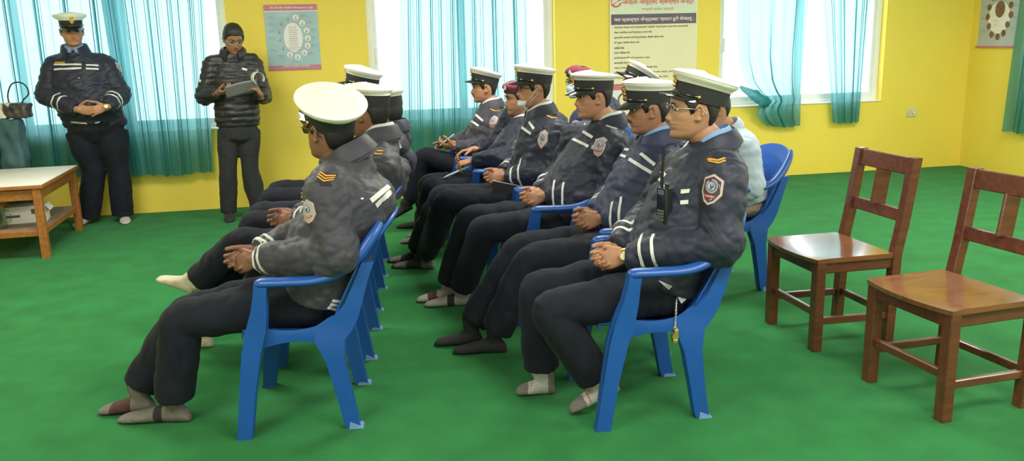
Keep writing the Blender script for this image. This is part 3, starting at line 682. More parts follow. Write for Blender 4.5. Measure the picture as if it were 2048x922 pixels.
def head_pt(t, fx, bx, w, grow=0.):
    xc, rx = (fx+bx)/2, (fx-bx)/2
    c, s = np.cos(t), np.sin(t)
    x = xc+(rx+grow)*np.sign(c)*np.abs(c)**.86
    y = (w+grow)*np.sign(s)*np.abs(s)**.9*(1-.13*np.clip(c, 0, 1)**2)
    return np.stack([x, y], -1)
def add_head(mb, c, R, fat=1.):
    rings = []
    for z in HZ[::-1]:
        q, _ = head_ring(z, 36, 0., fat if z < .03 else 1+(fat-1)*.4)
        rings.append(c+np.concatenate([q, np.full((36, 1), z)], 1)@R.T)
    mb.rings(rings)
    # nose
    S_ = []
    for z, x, w, d in ((.012, .080, .006, .010), (-.006, .087, .0075, .010), (-.022, .096, .0095, .012), (-.034, .102, .0135, .015), (-.041, .099, .0155, .015), (-.046, .090, .012, .010)):
        S_.append((c+R@V3(x-d*.6, 0, z), R@V3(d, 0, 0), R@V3(0, w, 0)))
    mb.ell(S_, 12)
    for s in (1, -1):
        mb.sphere(c+R@V3(.091, .011*s, -.039), (.009, .007, .007), 10, 6, R=R)         # nostril wing
        a = .28; E = np.stack([V3(math.cos(a), s*math.sin(a)*.6, 0), V3(-s*math.sin(a)*.6, math.cos(a), 0), V3(0, 0, 1)], 1)
        RR = R@np.stack([nrm(V3(1, -s*.45, .12)), nrm(V3(.45*s, 1, 0)), nrm(V3(-.12, 0, 1))], 1)
        for k in range(9):                       # ear: a rim, an inner bowl and a lobe
            an = -1.9+k*.55; mb.sphere(c+R@V3(-.010-.016*math.cos(an+.2)*.9, s*(.0765*fat+.006+.006*(k > 2)), -.004+.028*math.sin(an)), (.0065, .006, .0075), 8, 6, R=R)
        mb.sphere(c+R@V3(-.008, s*(.0755*fat), -.004), (.015, .007, .026), 10, 8, R=R)
        mb.sphere(c+R@V3(-.003, s*(.0765*fat), -.032), (.008, .006, .009), 8, 6, R=R)
    mb.sphere(c+R@V3(.085, 0, -.0545), (.008, .021, .0055), 12, 6, R=R); mb.sphere(c+R@V3(.084, 0, -.0665), (.008, .018, .006), 12, 6, R=R)
def carve_face(P, c, R):
    L = (P-c)@R
    for s in (1, -1):
        g = np.exp(-((L[:, 1]-.031*s)/.017)**2-((L[:, 2]-.004)/.0095)**2)*(L[:, 0] > .03); P = P-np.outer(.010*g, R[:, 0])
        g = np.exp(-((L[:, 1]-.031*s)/.022)**2-((L[:, 2]-.021)/.006)**2)*(L[:, 0] > .03); P = P+np.outer(.0028*g, R[:, 0])
    for s in (1, -1):                            # cheekbones and temples
        g = np.exp(-((L[:, 1]-.052*s)/.022)**2-((L[:, 2]+.022)/.016)**2-((L[:, 0]-.062)/.035)**2); P = P+np.outer(.0035*g, R[:, 0]*.6+R[:, 1]*s*.8)
    g = np.exp(-((L[:, 2]+.0605)/.0022)**2-(L[:, 1]/.022)**2)*(L[:, 0] > .06); P = P-np.outer(.004*g, R[:, 0])
    return P
def add_hand(mb, w, d, n, left, curl=(30, 40, 25), spread=.07, thumb=(.55, .7, .35), k=1., tcurl=.25, point=False):
    d = nrm(d); n = nrm(n-d*(n@d)); t = np.cross(n, d)*(1 if left else -1)
    mb.ell([(w+d*x*k+n*.001, t*a*k, n*b_*k) for x, a, b_ in ((-.04, .026, .02), (0, .028, .0205), (.025, .034, .0185), (.055, .041, .0165), (.085, .0415, .0145), (.10, .036, .011))], 14)
    mb.sphere(w+(d*.035+t*.026+n*.008)*k, V3(.032, .018, .016)*k, 10, 8, R=np.stack([nrm(d*.8+t*.5), nrm(t-d*.5), n], 1))
    for i, (off, base, seg) in enumerate(((.031, .088, (.044, .027, .021)), (.0105, .095, (.048, .031, .022)), (-.0105, .091, (.045, .029, .022)), (-.0305, .08, (.036, .022, .019)))):
        a = 0.; p = w+(d*base+t*off)*k; sd = spread*(1.5-i)/1.5
        dd = nrm(d+t*sd); pts = [p-dd*.02*k, p]; rr = [.0095, .0095]
        cu = (6, 8, 5) if (point and i == 0) else curl
        for j in range(3):
            a += math.radians(cu[j]+(i*3 if j == 0 else 0)); q = dd*math.cos(a)+n*math.sin(a)
            pts.append(pts[-1]+q*seg[j]*k*.5); pts.append(pts[-1]+q*seg[j]*k*.5); rr += [.0088-.0009*j, .0091-.0009*j]
        pts.append(pts[-1]+q*.005*k); rr[-1] = .0072; rr.append(.004)
        mb.tube(pts, [r*k for r in rr], 9)
    p = w+(d*.022+t*.03)*k; q = nrm(d*thumb[0]+t*thumb[1]+n*thumb[2]); pts = [p-q*.01*k, p]; rr = [.013, .0135]
    for j, L in enumerate((.044, .033, .026)):
        pts += [pts[-1]+q*L*k*.5, pts[-1]+q*L*k]; rr += [.0115-.001*j, .0112-.001*j]
        q = nrm(q+(d*.6-t*.5+n*.25)*tcurl)
    pts.append(pts[-1]+q*.005); rr[-1] = .0085; rr.append(.005)
    mb.tube(pts, [r*k for r in rr], 10)
def limb(mb, pts, radii, n=16, k=6):
    mb.tube(catmull(pts, k), [((float(r[0]), float(r[-1]))) for r in catmull([np.atleast_1d(np.asarray(r, float)) if not np.isscalar(r) else np.array([r, r], float) for r in radii], k)], n)
def lerp(a, b, t): return a+(b-a)*t

def foot_axes(H, T):
    d = nrm(T-H); s_ = nrm(np.cross(V3(0, 0, 1), d)); return d, s_, np.cross(d, s_)
def add_foot(mb, H, T, k=1., ank=None, r=0.):
    d, s_, u = foot_axes(H, T)
    L = np.linalg.norm(T-H)/.25
    S_ = []
    for x, h, w in ((-.004, .03, .018), (.008, .055, .029), (.03, .075, .033), (.06, .082, .034), (.095, .072, .037), (.135, .057, .043), (.175, .045, .047), (.21, .035, .044), (.235, .026, .034), (.248, .014, .018)):
        S_.append((H+d*x*L+u*h*.5*k, u*h*.5*k, s_*w*k))
    mb.ell(S_, 16)
    if ank is not None: limb(mb, [H+d*.05*L+u*.035, H+d*.05*L+u*.075, ank, ank+nrm(ank-(H+d*.05*L+u*.03))*.05], [.032*k, .036*k, .037*k+r, .039*k+r], 14, 4)

# layers of the sleeve badge: (polygon, height above cloth, material slot)
HEX = [(0, .052), (.036, .036), (.040, -.012), (.022, -.044), (0, -.056), (-.022, -.044), (-.040, -.012), (-.036, .036)]
def circ(r, cy, n=18): return [(r*math.cos(a), cy+r*math.sin(a)) for a in np.linspace(0, 2*PI, n, endpoint=False)]
class Skin:                                      # helper that lays flat trimmings on the surface of a garment
    def __init__(s, me): s.t = bvh_of(me)
    def shoot(s, o, d):
        h = s.t.ray_cast(Vector(o), Vector(nrm(d)))
        return (None, None) if h[0] is None else (np.array(h[0]), np.array(h[1]))
    def px(s, u, v): return s.shoot(CAM, ray(u, v))
    def poly(s, mb, P, N, up, poly, lift, mi, k=1., rings=3):
        N = nrm(N); U = nrm(up-N*(N@up)); X = np.cross(U, N)
        pts = np.array(poly)*k; c = pts.mean(0); allp = [c]
        for r in range(1, rings+1): allp += [c+(q-c)*r/rings for q in pts]
        V_ = []
        for q in allp:
            o = P+X*q[0]+U*q[1]; h, nn = s.shoot(o+N*.06, -N)
            if h is None or np.linalg.norm(h-o) > .05: h = o
            V_.append(h+N*lift)
        n = len(pts); F = [(0, 1+j, 1+(j+1) % n) for j in range(n)]
        for r in range(rings-1):
            for j in range(n): a, b_ = 1+r*n+j, 1+r*n+(j+1) % n; F.append((a, a+n, b_+n, b_))
        b0 = len(V_); e0 = 1+(rings-1)*n
        V_ += [V_[e0+j]-N*(lift+.002) for j in range(n)]
        for j in range(n): F.append((e0+j, b0+j, b0+(j+1) % n, e0+(j+1) % n))
        mb.add(V_, F, mi)
    def ribbon(s, mb, pix, w, lift=.0025, mi=0, n=14):
        pix = np.array(pix, float); d = np.r_[0, np.cumsum(np.linalg.norm(np.diff(pix, axis=0), axis=1))]
        q = [(np.interp(t, d, pix[:, 0]), np.interp(t, d, pix[:, 1])) for t in np.linspace(0, d[-1], n)]
        H = [s.px(*p) for p in q]; H = [h for h in H if h[0] is not None]
        if len(H) < 3: return False
        depth = np.median([np.linalg.norm(h[0]-CAM) for h in H]); H = [h for h in H if abs(np.linalg.norm(h[0]-CAM)-depth) < .25]
        if len(H) < 3: return False
        s.band(mb, [h[0] for h in H], [h[1] for h in H], w, lift, mi); return True
    def band(s, mb, P, N, w, lift=.0025, mi=0, closed=False):
        m = len(P); N = [nrm(sum(N[(i+k) % m] if closed else N[min(max(i+k, 0), m-1)] for k in (-1, 0, 1))) for i in range(m)]
        rows = []
        for i in range(m):
            a = P[(i-1) % m] if closed else P[max(i-1, 0)]; b_ = P[(i+1) % m] if closed else P[min(i+1, m-1)]
            c = nrm(np.cross(N[i], nrm(b_-a))); r = []
            for q in (-.5, 0, .5):
                o = P[i]+c*w*q; h, nn = s.shoot(o+N[i]*.03, -N[i])
                if h is None or np.linalg.norm(h-o) > .025: h = o
                r.append(h+N[i]*lift)
            rows.append([P[i]+c*w*-.5-N[i]*.004]+r+[P[i]+c*w*.5-N[i]*.004])
        if closed: rows.append(rows[0])
        mb.grid(rows, mi)
    def ring(s, mb, c, axis, w, R=.115, lift=.003, mi=0, n=28):
        axis = nrm(axis); u = nrm(np.cross(axis, V3(0, 0, 1) if abs(axis[2]) < .9 else V3(1, 0, 0))); v = np.cross(axis, u); P = []; N = []
        for a in np.linspace(0, 2*PI, n, endpoint=False):
            d = u*math.cos(a)+v*math.sin(a); h, nn = s.shoot(c, d)
            if h is None or np.linalg.norm(h-c) > R: h = c+d*.045
            P.append(h); N.append(d)
        s.band(mb, P, N, w, lift, mi, closed=True)

def make_cap(root, c, R, tilt=.1, k=1., emblem=True, shift=(0, 0, 0), roll=0., crown_h=.04, rx=.132, ry=.122, flop=0., vs=.38, fl=.008, em=.66):
    """peaked uniform cap: black band, white crown, patent visor, emblem, strap and buttons"""
    T = np.stack([nrm(V3(math.cos(tilt), 0, math.sin(tilt))), V3(0, 1, 0), nrm(V3(-math.sin(tilt), 0, math.cos(tilt)))], 1)
    Rr = np.stack([V3(1, 0, 0), V3(0, math.cos(roll), math.sin(roll)), V3(0, -math.sin(roll), math.cos(roll))], 1)
    A = R@T@Rr; o = c+R@(V3(-.006, 0, .036)+V3(*shift))
    W = lambda x, y, z: o+A@V3(x*k, y*k, z*k)
    ang = np.linspace(0, 2*PI, 40, endpoint=False)
    cap = empty('peaked_cap'); cap.parent = root
    b = MB(); rings = []
    for rx_, ry_, z in ((.094, .076, .0), (.107, .086, -.004), (.110, .089, .02), (.113, .092, .058), (.104, .084, .062)):
        rings.append([W(-.004+rx_*math.cos(a), ry_*math.sin(a), z+.006*math.cos(a)*(z > .03)) for a in ang])
    b.rings(rings); b.build('band', M['capblack'], cap, angle=60, world=True)
    b = MB(); rings = []
    for f, h in ((.80, .054), (.83, .058), (.90, .064+crown_h*.35), (.97, .062+crown_h*.72), (1.0, .064+crown_h), (.985, .068+crown_h), (.93, .073+crown_h), (.7, .080+crown_h), (.4, .086+crown_h), (.1, .088+crown_h)):
        row = []
        for a in ang:
            fr_ = math.cos(a); x = -.004+rx*f*fr_; y = ry*f*math.sin(a)
            if f < .85 and h < .06: x, y = -.004+.112*fr_, .091*math.sin(a)
            lift = (fl*fr_) if h > .06 else .006*fr_
            row.append(W(x, y, h+lift-flop*max(0, -fr_)*f*(h > .06)))
        rings.append(row)
    b.rings(rings); b.build('crown', M['capwhite'], cap, angle=60, world=True)
    b = MB(); b.tube([W(-.004+rx*1.0*math.cos(a), ry*1.0*math.sin(a), .066+crown_h+fl*math.cos(a)-flop*max(0, -math.cos(a))) for a in ang], .0028*k, 6, closed_path=True)
    b.build('piping', M['capwhite'], cap, angle=180, world=True)
    P = []
    for q in np.linspace(-1, 1, 25):
        a = q*1.22; row = []
        for t in np.linspace(0, 1, 7):
            ext = .058*t*(math.cos(q*PI/2)**.6 if abs(q) < 1 else 0)
            x = -.004+(.110)*math.cos(a)+ext; y = .089*math.sin(a)*(1+.02*t); z = .004-vs*ext-.03*(1-math.cos(a*.8))*(.25+.75*t)-.15*(abs(y)/.09)**2*ext
            row.append(W(x, y, z))
        P.append(row)
    b = MB(); b.grid(P, thick=.004*k); b.build('visor', M['patent'], cap, angle=60, world=True)
    b = MB(); b.tube([W(-.004+.114*math.cos(a), .093*math.sin(a), .012+.006*math.cos(a)) for a in np.linspace(-1.3, 1.3, 22)], (.003, .006), 8); b.build('strap', M['patent'], cap, angle=180, world=True)
    for s in (1, -1):
        b = MB(); b.sphere(W(-.004+.114*math.cos(1.3), s*.0935*math.sin(1.3), .016), .0075*k, 12, 8); b.build('button', M['gold'], cap, angle=180, world=True)
    if emblem:
        b = MB(); cx = lambda z: -.006+np.interp(z, [.02, .06, .075, .11], [.117, .119, .128, .133])
        for y, z, r in ((0, .030, .013), (0, .052, .016), (.012, .06, .009), (-.012, .06, .009), (0, .075, .012), (.008, .092, .008), (-.008, .092, .008), (0, .102, .007), (.014, .044, .007), (-.014, .044, .007)):
            z = .044+(z-.03)*.80; b.sphere(W(cx(z), y*em, z), r*k*em, 10, 6)
        b.build('emblem', M['gold'], cap, angle=180, world=True)
    return cap
def make_beret(root, c, R, badge=True):
    cap = empty('beret'); cap.parent = root
    W = lambda x, y, z: c+R@V3(x, y, z); ang = np.linspace(0, 2*PI, 36, endpoint=False)
    b = MB(); b.rings([[W(-.006+a*math.cos(t), d*math.sin(t), z+.012*math.cos(t)) for t in ang] for a, d, z in ((.094, .074, .040), (.105, .084, .036), (.107, .086, .05), (.100, .080, .054))])
    b.build('band', M['blackmatt'], cap, angle=60, world=True)
    b = MB(); rings = []
    for f, h in ((.80, .048), (1.0, .058), (1.1, .075), (1.08, .092), (.9, .108), (.5, .118), (.1, .12)):
        rings.append([W(-.012+.108*f*math.cos(t), .088*f*math.sin(t)-.012*(h-.05)/.07, h+.014*math.cos(t)-.018*max(0, -math.sin(t))*(h > .05)) for t in ang])
    b.rings(rings); me = b.mesh('crown'); bm = bmesh.new(); bm.from_mesh(me); bmesh.ops.recalc_face_normals(bm, faces=bm.faces); bm.to_mesh(me); bm.free()
    P = getco(me); setco(me, P+getno(me)*(.003*wnoise(P, .05, 5))[:, None]); finish(me, 'crown', M['maroon'], cap, True, 180, True)
    if badge:
        b = MB()
        for y, z, r in ((.03, .075, .011), (.03, .092, .008), (.04, .083, .007), (.02, .083, .007)): b.sphere(W(.098, y, z), r, 10, 6)
        b.build('emblem', M['steel'], cap, angle=180, world=True)
    return cap
def make_glasses(root, c, R, frame, lens, big=1., low=0., rimless=False):
    g = empty('spectacles'); g.parent = root
    W = lambda x, y, z: c+R@V3(x, y, z+low)
    b = MB(); lb = MB()
    for s in (1, -1):
        t = np.linspace(0, 2*PI, 22, endpoint=False) if not rimless else np.linspace(-.1, PI+.1, 14)
        pts = [W(.103-.018*abs(.034*s+.026*big*np.cos(a))/.06, .034*s+.026*big*math.cos(a), .002+.019*big*math.sin(a)) for a in t]
        b.tube(pts, .0016*big, 6, closed_path=not rimless)
        tt = np.linspace(0, 2*PI, 22, endpoint=False)
        lb.add([W(.1035-.018*abs(.034*s+.025*big*np.cos(a))/.06, .034*s+.025*big*math.cos(a), .002+.018*big*math.sin(a)) for a in tt], [tuple(range(22))])
        b.tube([W(.087, .061*s*big, .008), W(.06, .073*s, .008), W(0, .083*s, .006), W(-.025, .084*s, .0), W(-.045, .082*s, -.014)], (.0016*big, .0022*big), 6)
    b.tube([W(.1, .010, .006), W(.106, 0, .009), W(.1, -.010, .006)], .0016*big, 6)
    b.build('frame', frame, g, angle=180, world=True); lb.build('lens', lens, g, smooth=False, world=True)
    return g
def make_mask(root, c, R, m, chin=False):
    k = empty('face_mask'); k.parent = root
    P = []; zz = np.linspace(-.005, -.118, 9) if not chin else np.linspace(-.072, -.128, 8)
    for z in zz:
        zc = max(z, -.112); row = []
        fx = np.interp(zc, HZ[::-1], HFX[::-1])+.010; bx = np.interp(zc, HZ[::-1], HBX[::-1]); w = np.interp(zc, HZ[::-1], HW[::-1])+.006
        bulge = .014*math.exp(-((z+.04)/.03)**2) if not chin else .006
        for t in np.linspace(-1.12, 1.12, 17):
            q = head_pt(np.array([t]), fx+bulge*math.cos(t)**2+.002*math.sin(z*700), bx, w)[0]
            if chin: q = q*(1-.25*max(0, (-.1-z))/.03)
            row.append(c+R@V3(q[0], q[1], z))
        P.append(row)
    b = MB(); b.grid(P, thick=.002); b.build('cloth', m, k, angle=180, world=True)
    b = MB()
    for s in (1, -1):
        z0, z1 = (zz[0], zz[-1]*.9)
        for z in (z0, z1):
            e0 = P[0 if z == z0 else -2][16 if s > 0 else 0]
            b.tube([e0, c+R@V3(.02, .079*s, (z-.01)*.5), c+R@V3(-.016, .086*s, .012 if z == z0 else -.03)], .0014, 5)
    b.build('ear_loop', m, k, angle=180, world=True)
    return k
def make_hair(root, c, R, full=False, fat=1., length=.007):
    """short cropped hair as a shell over the skull, with sideburns and a nape line"""
    n = 48; rows = 10; out = []; t = np.linspace(0, 2*PI, n, endpoint=False); tt = np.minimum(t, 2*PI-t)
    line = np.interp(tt, [0, .5, .9, 1.12, 1.3, 1.42, 1.55, 1.8, 2.0, 2.3, PI], [.066, .064, .05, .030, -.012, -.014, .028, .030, -.01, -.055, -.075])
    for i in range(rows):
        s = i/(rows-1); z = line+(.113-line)*s**.8
        zz = HZ[::-1]; fx = np.interp(z, zz, HFX[::-1]); bx = np.interp(z, zz, HBX[::-1]); w = np.interp(z, zz, HW[::-1])*fat
        g = length*(.35 if i == 0 else 1.)*(1. if z.mean() < .08 else 1.1)
        q = head_pt(t, fx, bx, w, g); zt = z+(length*(1.2 if full else .6) if s > .5 else 0)*s
        out.append(c+np.concatenate([q, zt[:, None]], 1)@R.T)
    out.append(np.repeat((c+R@V3(-.01, 0, .117+length))[None], n, 0)*.6+out[-1]*.4)
    b = MB(); b.rings(out, True, True); base = [c+np.concatenate([head_pt(t, np.interp(line, HZ[::-1], HFX[::-1]), np.interp(line, HZ[::-1], HBX[::-1]), np.interp(line, HZ[::-1], HW[::-1])*fat, -.006), line[:, None]], 1)@R.T]
    b2 = MB(); b2.rings([base[0]]+out, True, True)
    me = b2.mesh('hair'); bm = bmesh.new(); bm.from_mesh(me); bmesh.ops.recalc_face_normals(bm, faces=bm.faces); bm.to_mesh(me); bm.free()
    P = getco(me); setco(me, P+getno(me)*(.0012*wnoise(P, .012, 5, aniso=(1, 1, 2.5)))[:, None])
    return finish(me, 'hair', M['hair'], root, True, 180, True)
def face_bits(root, c, R, moustache=False, brows=True):
    for s in (1, -1):
        b = MB(); b.sphere(c+R@V3(.0672, .031*s, .0035), (.0120, .0120, .0080), 14, 10, R=R)
        e = b.build('eye', [M['eyewhite'], M['iris']], root, angle=180, world=False); me = e.data; P = getco(me)
        L = (P-c)@R
        mi = [1 if math.hypot(L[list(p.vertices), 1].mean()-.0315*s, (L[list(p.vertices), 2].mean()-.0035)) < .0075 else 0 for p in me.polygons]
        me.polygons.foreach_set('material_index', mi)
        b = MB(); top = [(.0845-.35*abs(y-.02)*.35, y*s, .0098-.16*abs(y-.031)) for y in np.linspace(.016, .047, 9)]
        b.tube([c+R@V3(*q) for q in top], (.0022, .0032), 6)
        b.build('eyelid', M['hair'], root, angle=180)
        if brows:
            b = MB(); b.tube([c+R@V3(.0915-.25*max(0, y-.02), y*s, .0225+.006*math.sin((y-.012)/.042*PI*.8)-.02*max(0, y-.045)) for y in np.linspace(.012, .052, 9)], [(.002, .002), (.003, .0038)]+[(.0032, .004)]*5+[(.003, .003), (.0015, .0015)], 6)
            b.build('eyebrow', M['hair'], root, angle=180)
    if moustache:
        b = MB(); b.tube([c+R@V3(.096-.33*abs(y)-3*y*y, y, -.0475-.25*abs(y)) for y in np.linspace(-.030, .030, 13)], [(.002, .002)]+[(.0045, .006)]*11+[(.002, .002)], 8)
        b.build('moustache', M['hair'], root, angle=180)
def fix_local(o, root):                          # geometry given in world coordinates under a root that is only moved
    o.data.transform(Matrix.Translation(-Vector(root.location)))

def collar(root, jk, nk, up, fwd, lat, m, r=1., h=.06, name='collar', fold=True, drop=.035, prof=None, gap=.42):
    prof = prof or ([(.088, -.02), (.080, .03), (.078, h), (.083, h+.005), (.090, h-.002), (.105, .014), (.108, .003), (.101, .002), (.095, .016), (.096, -.02)] if fold else [(.084, -.015), (.079, .02), (.076, h), (.081, h+.006), (.090, h-.002), (.094, .02), (.1, -.015)])
    b = MB(); rings = []
    for t in np.linspace(gap, 2*PI-gap, 34):
        c, s = math.cos(t), math.sin(t); d = fwd*c*1.02+lat*s; f = max(0, c)
        rings.append([nk+d*(q*r)*(1+.18*f)+up*(z-drop*f*f*(1+.6*(q > .1))-.010*abs(s)*(q > .1)) for q, z in prof])
    b.rings(rings); o = b.build(name, m, jk, angle=60, world=True); return o

def person(key, label, J, sp):
    """J: joints in world coordinates; sp: looks.  One root, a continuous body, and clothing as its children."""
    F, S, U = J['F'], J['S'], V3(0, 0, 1)
    vox = sp.get('vox', .0055); bulk = sp.get('bulk', 1.); fat = sp.get('fat', 1.)
    root = empty('person', (J['pel'][0], J['pel'][1], 0), 0, label, 'person', sp.get('group'))
    R = head_rot(J['hyaw'], J.get('hpitch', 0), J.get('hroll', 0)); hc = J['head']; nk = J['nk']; pel = J['pel']
    spine = nrm(nk-pel); hb = hc+R@V3(-.022, 0, -.07)
    # ---- body
    mb = MB(); add_head(mb, hc, R, fat)
    limb(mb, [hc+R@V3(-.02, 0, -.03), hb, lerp(hb, nk, .6), nk-spine*.06], [(.052, .056), (.055*fat, .060*fat), (.060*fat, .063*fat), (.075, .09)], 18)
    mb.ell([(nk-spine*.02, F*.05, S*.06), (nk-spine*.07, F*.075, S*.13), (lerp(nk, pel, .45), F*.085, S*.13), (lerp(nk, pel, .8), F*.085, S*.125), (pel, F*.085, S*.13), (pel-spine*.05, F*.06, S*.1)], 16)
    for q in 'LR':
        sg = 1 if q == 'L' else -1
        wd = nrm(J['wr'+q]-J['el'+q])
        limb(mb, [nk-spine*.07+S*.06*sg, J['sh'+q], lerp(J['sh'+q], J['el'+q], .5), J['el'+q], lerp(J['el'+q], J['wr'+q], .45), J['wr'+q], J['wr'+q]+J['hd'+q]*.02], [.05, .042, .036, .034, .036, (.027, .024), (.027, .022)], 12)
        add_hand(mb, J['wr'+q], J['hd'+q], J['hn'+q], q == 'L', **J.get('hk'+q, {}))
        hip = pel+S*.085*sg-U*.01
        limb(mb, [pel+S*.05*sg, hip, lerp(hip, J['kn'+q], .5), J['kn'+q], lerp(J['kn'+q], J['an'+q], .4), J['an'+q]], [.06, .065, .058, .045, .044, .03], 12)
        add_foot(mb, J['he'+q]+V3(0, 0, .006), J['to'+q]+V3(0, 0, .006)-nrm(J['to'+q]-J['he'+q])*.01, .86, J['an'+q], -.008)
    me = remesh(mb, vox, 2, 'body', .5)
    P = carve_face(getco(me), hc, R); setco(me, P)
    L = (P-hc)@R
    lipv = (L[:, 0] > .078)&(np.abs(L[:, 1]) < .024)&(np.abs(L[:, 2]+.0605) < .0105-.2*np.abs(L[:, 1]))
    mi = np.zeros(len(me.polygons), np.int32)
    for i in np.nonzero(lipv)[0]: pass
    lv = set(np.nonzero(lipv)[0].tolist())
    for p in me.polygons:
        if p.vertices[0] in lv and p.vertices[2 % len(p.vertices)] in lv: mi[p.index] = 1
    me.polygons.foreach_set('material_index', mi)
    finish(me, 'body', [sp.get('skin', M['skin']), M['lip']], root, True, 180, True)
    if not sp.get('nohair'): make_hair(root, hc, R, sp.get('fullhair', False), fat, sp.get('hairlen', .007))
    n0 = len(root.children)
    if sp.get('face', True):
        face_bits(root, hc, R, sp.get('moustache', False))
        for o in root.children:
            if o.name.split('.')[0] in ('eye', 'eyelid', 'eyebrow', 'moustache'): fix_local(o, root)
    # ---- trousers
    tm = sp.get('trousers', M['trouser']); tr = sp.get('leg', 1.); ht = sp.get('hipt', 1.)
    mb = MB()
    if J.get('stand'):
        mb.ell([(pel+U*.10, F*.13*bulk, S*.165*bulk), (pel+U*.02, F*.14*bulk, S*.18*bulk), (pel-U*.08, F*.13, S*.18), (pel-U*.13, F*.08, S*.14)], 20)
    else:
        mb.ell([(pel+spine*.12, F*.13*bulk, S*.165*bulk), (pel+spine*.04, F*.15, S*.185), (pel-spine*.05, F*.145, S*.19), (pel-spine*.085, F*.1, S*.14)], 20)
    for q in 'LR':
        sg = 1 if q == 'L' else -1; hip = pel+S*sp.get('hipw', .088)*sg-U*.01; kn, an = J['kn'+q], J['an'+q]; hem = J.get('hem'+q, lerp(an, kn, .05))
        back = nrm(kn-lerp(hip, an, .5)) if not J.get('stand') else F*.0
        limb(mb, [hip-F*.02, lerp(hip, kn, .35), lerp(hip, kn, .78), kn-back*.005, lerp(kn, hem, .25), lerp(kn, hem, .65), hem], [.098*tr*ht, .094*tr*ht**.7, .081*tr, .076*tr, .080*tr, .078*tr, .074*tr], 18)
    me = remesh(mb, sp.get('cv', .0095), 4, 'trousers', .5); P = getco(me); N = getno(me); sd = sp.get('seed', 1)
    A = .006*np.abs(wnoise(P, .20, sd, aniso=(1, 1, 1.8)))+.0025*np.abs(wnoise(P, .08, sd+9, aniso=(1, 1, 2)))
    kdist = np.minimum(np.linalg.norm(P-J['knL'], axis=1), np.linalg.norm(P-J['knR'], axis=1))
    setco(me, P+N*(A*(.55+.6*np.clip(kdist/.2, 0, 1))-.004)[:, None]); tmesh = me
    J['tskin'] = Skin(me)
    tro = finish(me, 'trousers', tm, root, True, 180, True)
    # ---- socks
    sk = sp.get('sock', ('sockgrey',)); sk = [M[s_] for s_ in sk]
    for q in 'LR':
        mb = MB(); add_foot(mb, J['he'+q], J['to'+q], 1.04, J['an'+q], .004); me = remesh(mb, .006, 3, 'sock'); P = getco(me)
        P[:, 2] = np.maximum(P[:, 2], .0015); setco(me, P)
        if len(sk) > 1:
            d, s_, u = foot_axes(J['he'+q], J['to'+q]); x = (P-J['he'+q])@d/np.linalg.norm(J['to'+q]-J['he'+q]); h = (P-J['he'+q])@u
            mi = np.zeros(len(me.polygons), np.int32)
            for p in me.polygons:
                xx = x[list(p.vertices)].mean(); hh = h[list(p.vertices)].mean()
                mi[p.index] = sp['sockfn'](xx, hh, q)
            me.polygons.foreach_set('material_index', mi)
        finish(me, 'sock', sk, root, True, 180, True)
    # ---- jacket
    jm = sp.get('jacket', M['navy']); mb = MB(); hem = pel+spine*sp.get('hemup', -.015) if not J.get('stand') else V3(*pel)+U*sp.get('hemup', -.02)
    bw, bd = .2*bulk, .15*sp.get('depth', bulk); bel = sp.get('belly', .03); hump = sp.get('hump', 0.)
    secs = [(hem, .93*bd, .98*bw), (lerp(hem, nk, .08), 1.03*bd, 1.02*bw), (lerp(hem, nk, .25)+F*bel, 1.07*bd, 1.03*bw), (lerp(hem, nk, .45)+F*bel*.8, 1.03*bd, 1.03*bw), (lerp(hem, nk, .65)+F*bel*.4-F*hump, .97*bd, 1.03*bw), (lerp(hem, nk, .82)-F*hump, .84*bd, .98*bw), (lerp(hem, nk, .92), .70*bd, .76*bw), (lerp(hem, nk, .985), .098, .105), (nk+spine*.02, .085, .088)]
    sF = nrm(F-spine*(F@spine))
    sec2 = catmull([np.concatenate([c, [a, b_]]) for c, a, b_ in secs], 3)
    tilt = sp.get('shtilt', 0.)
    mb.ell([(q[:3], sF*q[3], S*q[4]) for q in sec2], 28)
    sl = sp.get('sleeve', 1.)
    for q in 'LR':
        sg = 1 if q == 'L' else -1; sh, el, wr = J['sh'+q], J['el'+q], J['wr'+q]; cuff = lerp(el, wr, .97)
        bend = nrm(el-lerp(sh, wr, .5))
        limb(mb, [lerp(nk, sh, .35)-U*.05, sh-U*.012, lerp(sh, el, .3), lerp(sh, el, .72), el+bend*.01, lerp(el, cuff, .3), lerp(el, cuff, .72), cuff], [.088, .087*sl, .086*sl, .078*sl, .076*sl, .072*sl, .062*sl, .050*sl], 20)
    me = remesh(mb, sp.get('cv', .0095), 5, 'jacket', .5); P = getco(me); N = getno(me)
    pf = sp.get('puff', 1.)
    A = .0075*np.abs(wnoise(P, .17, sd+3, aniso=(1, 1, .6)))+.0035*np.abs(wnoise(P, .075, sd+5, aniso=(1, 1, .7)))+.001*np.abs(wnoise(P, .03, sd+6))
    for q in 'LR':                               # gathers round the elbow
        g = np.exp(-(np.linalg.norm(P-J['el'+q], axis=1)/.10)**2); ax = nrm(J['wr'+q]-J['sh'+q])
        A = A+.006*g*np.abs(np.sin((P@ax)*2*PI/.07+2*wnoise(P, .12, sd+8)))
    if sp.get('quilt'):
        A = .6*A+.010*np.abs(np.sin(PI*(P[:, 2]+.006*wnoise(P, .12, 2))/.055))**.6
    setco(me, P+N*(pf*A-.006)[:, None])
    jk = finish(me, 'jacket', jm, root, True, 180, False)
    sk_ = Skin(me)                               # still in world coordinates here
    extra = sp.get('deco')
    J['spine'] = spine
    made = []
    def part(name, mats, mb_, **kw):
        if mb_.v: made.append(mb_.build(name, mats, jk, angle=kw.get('angle', 60)))
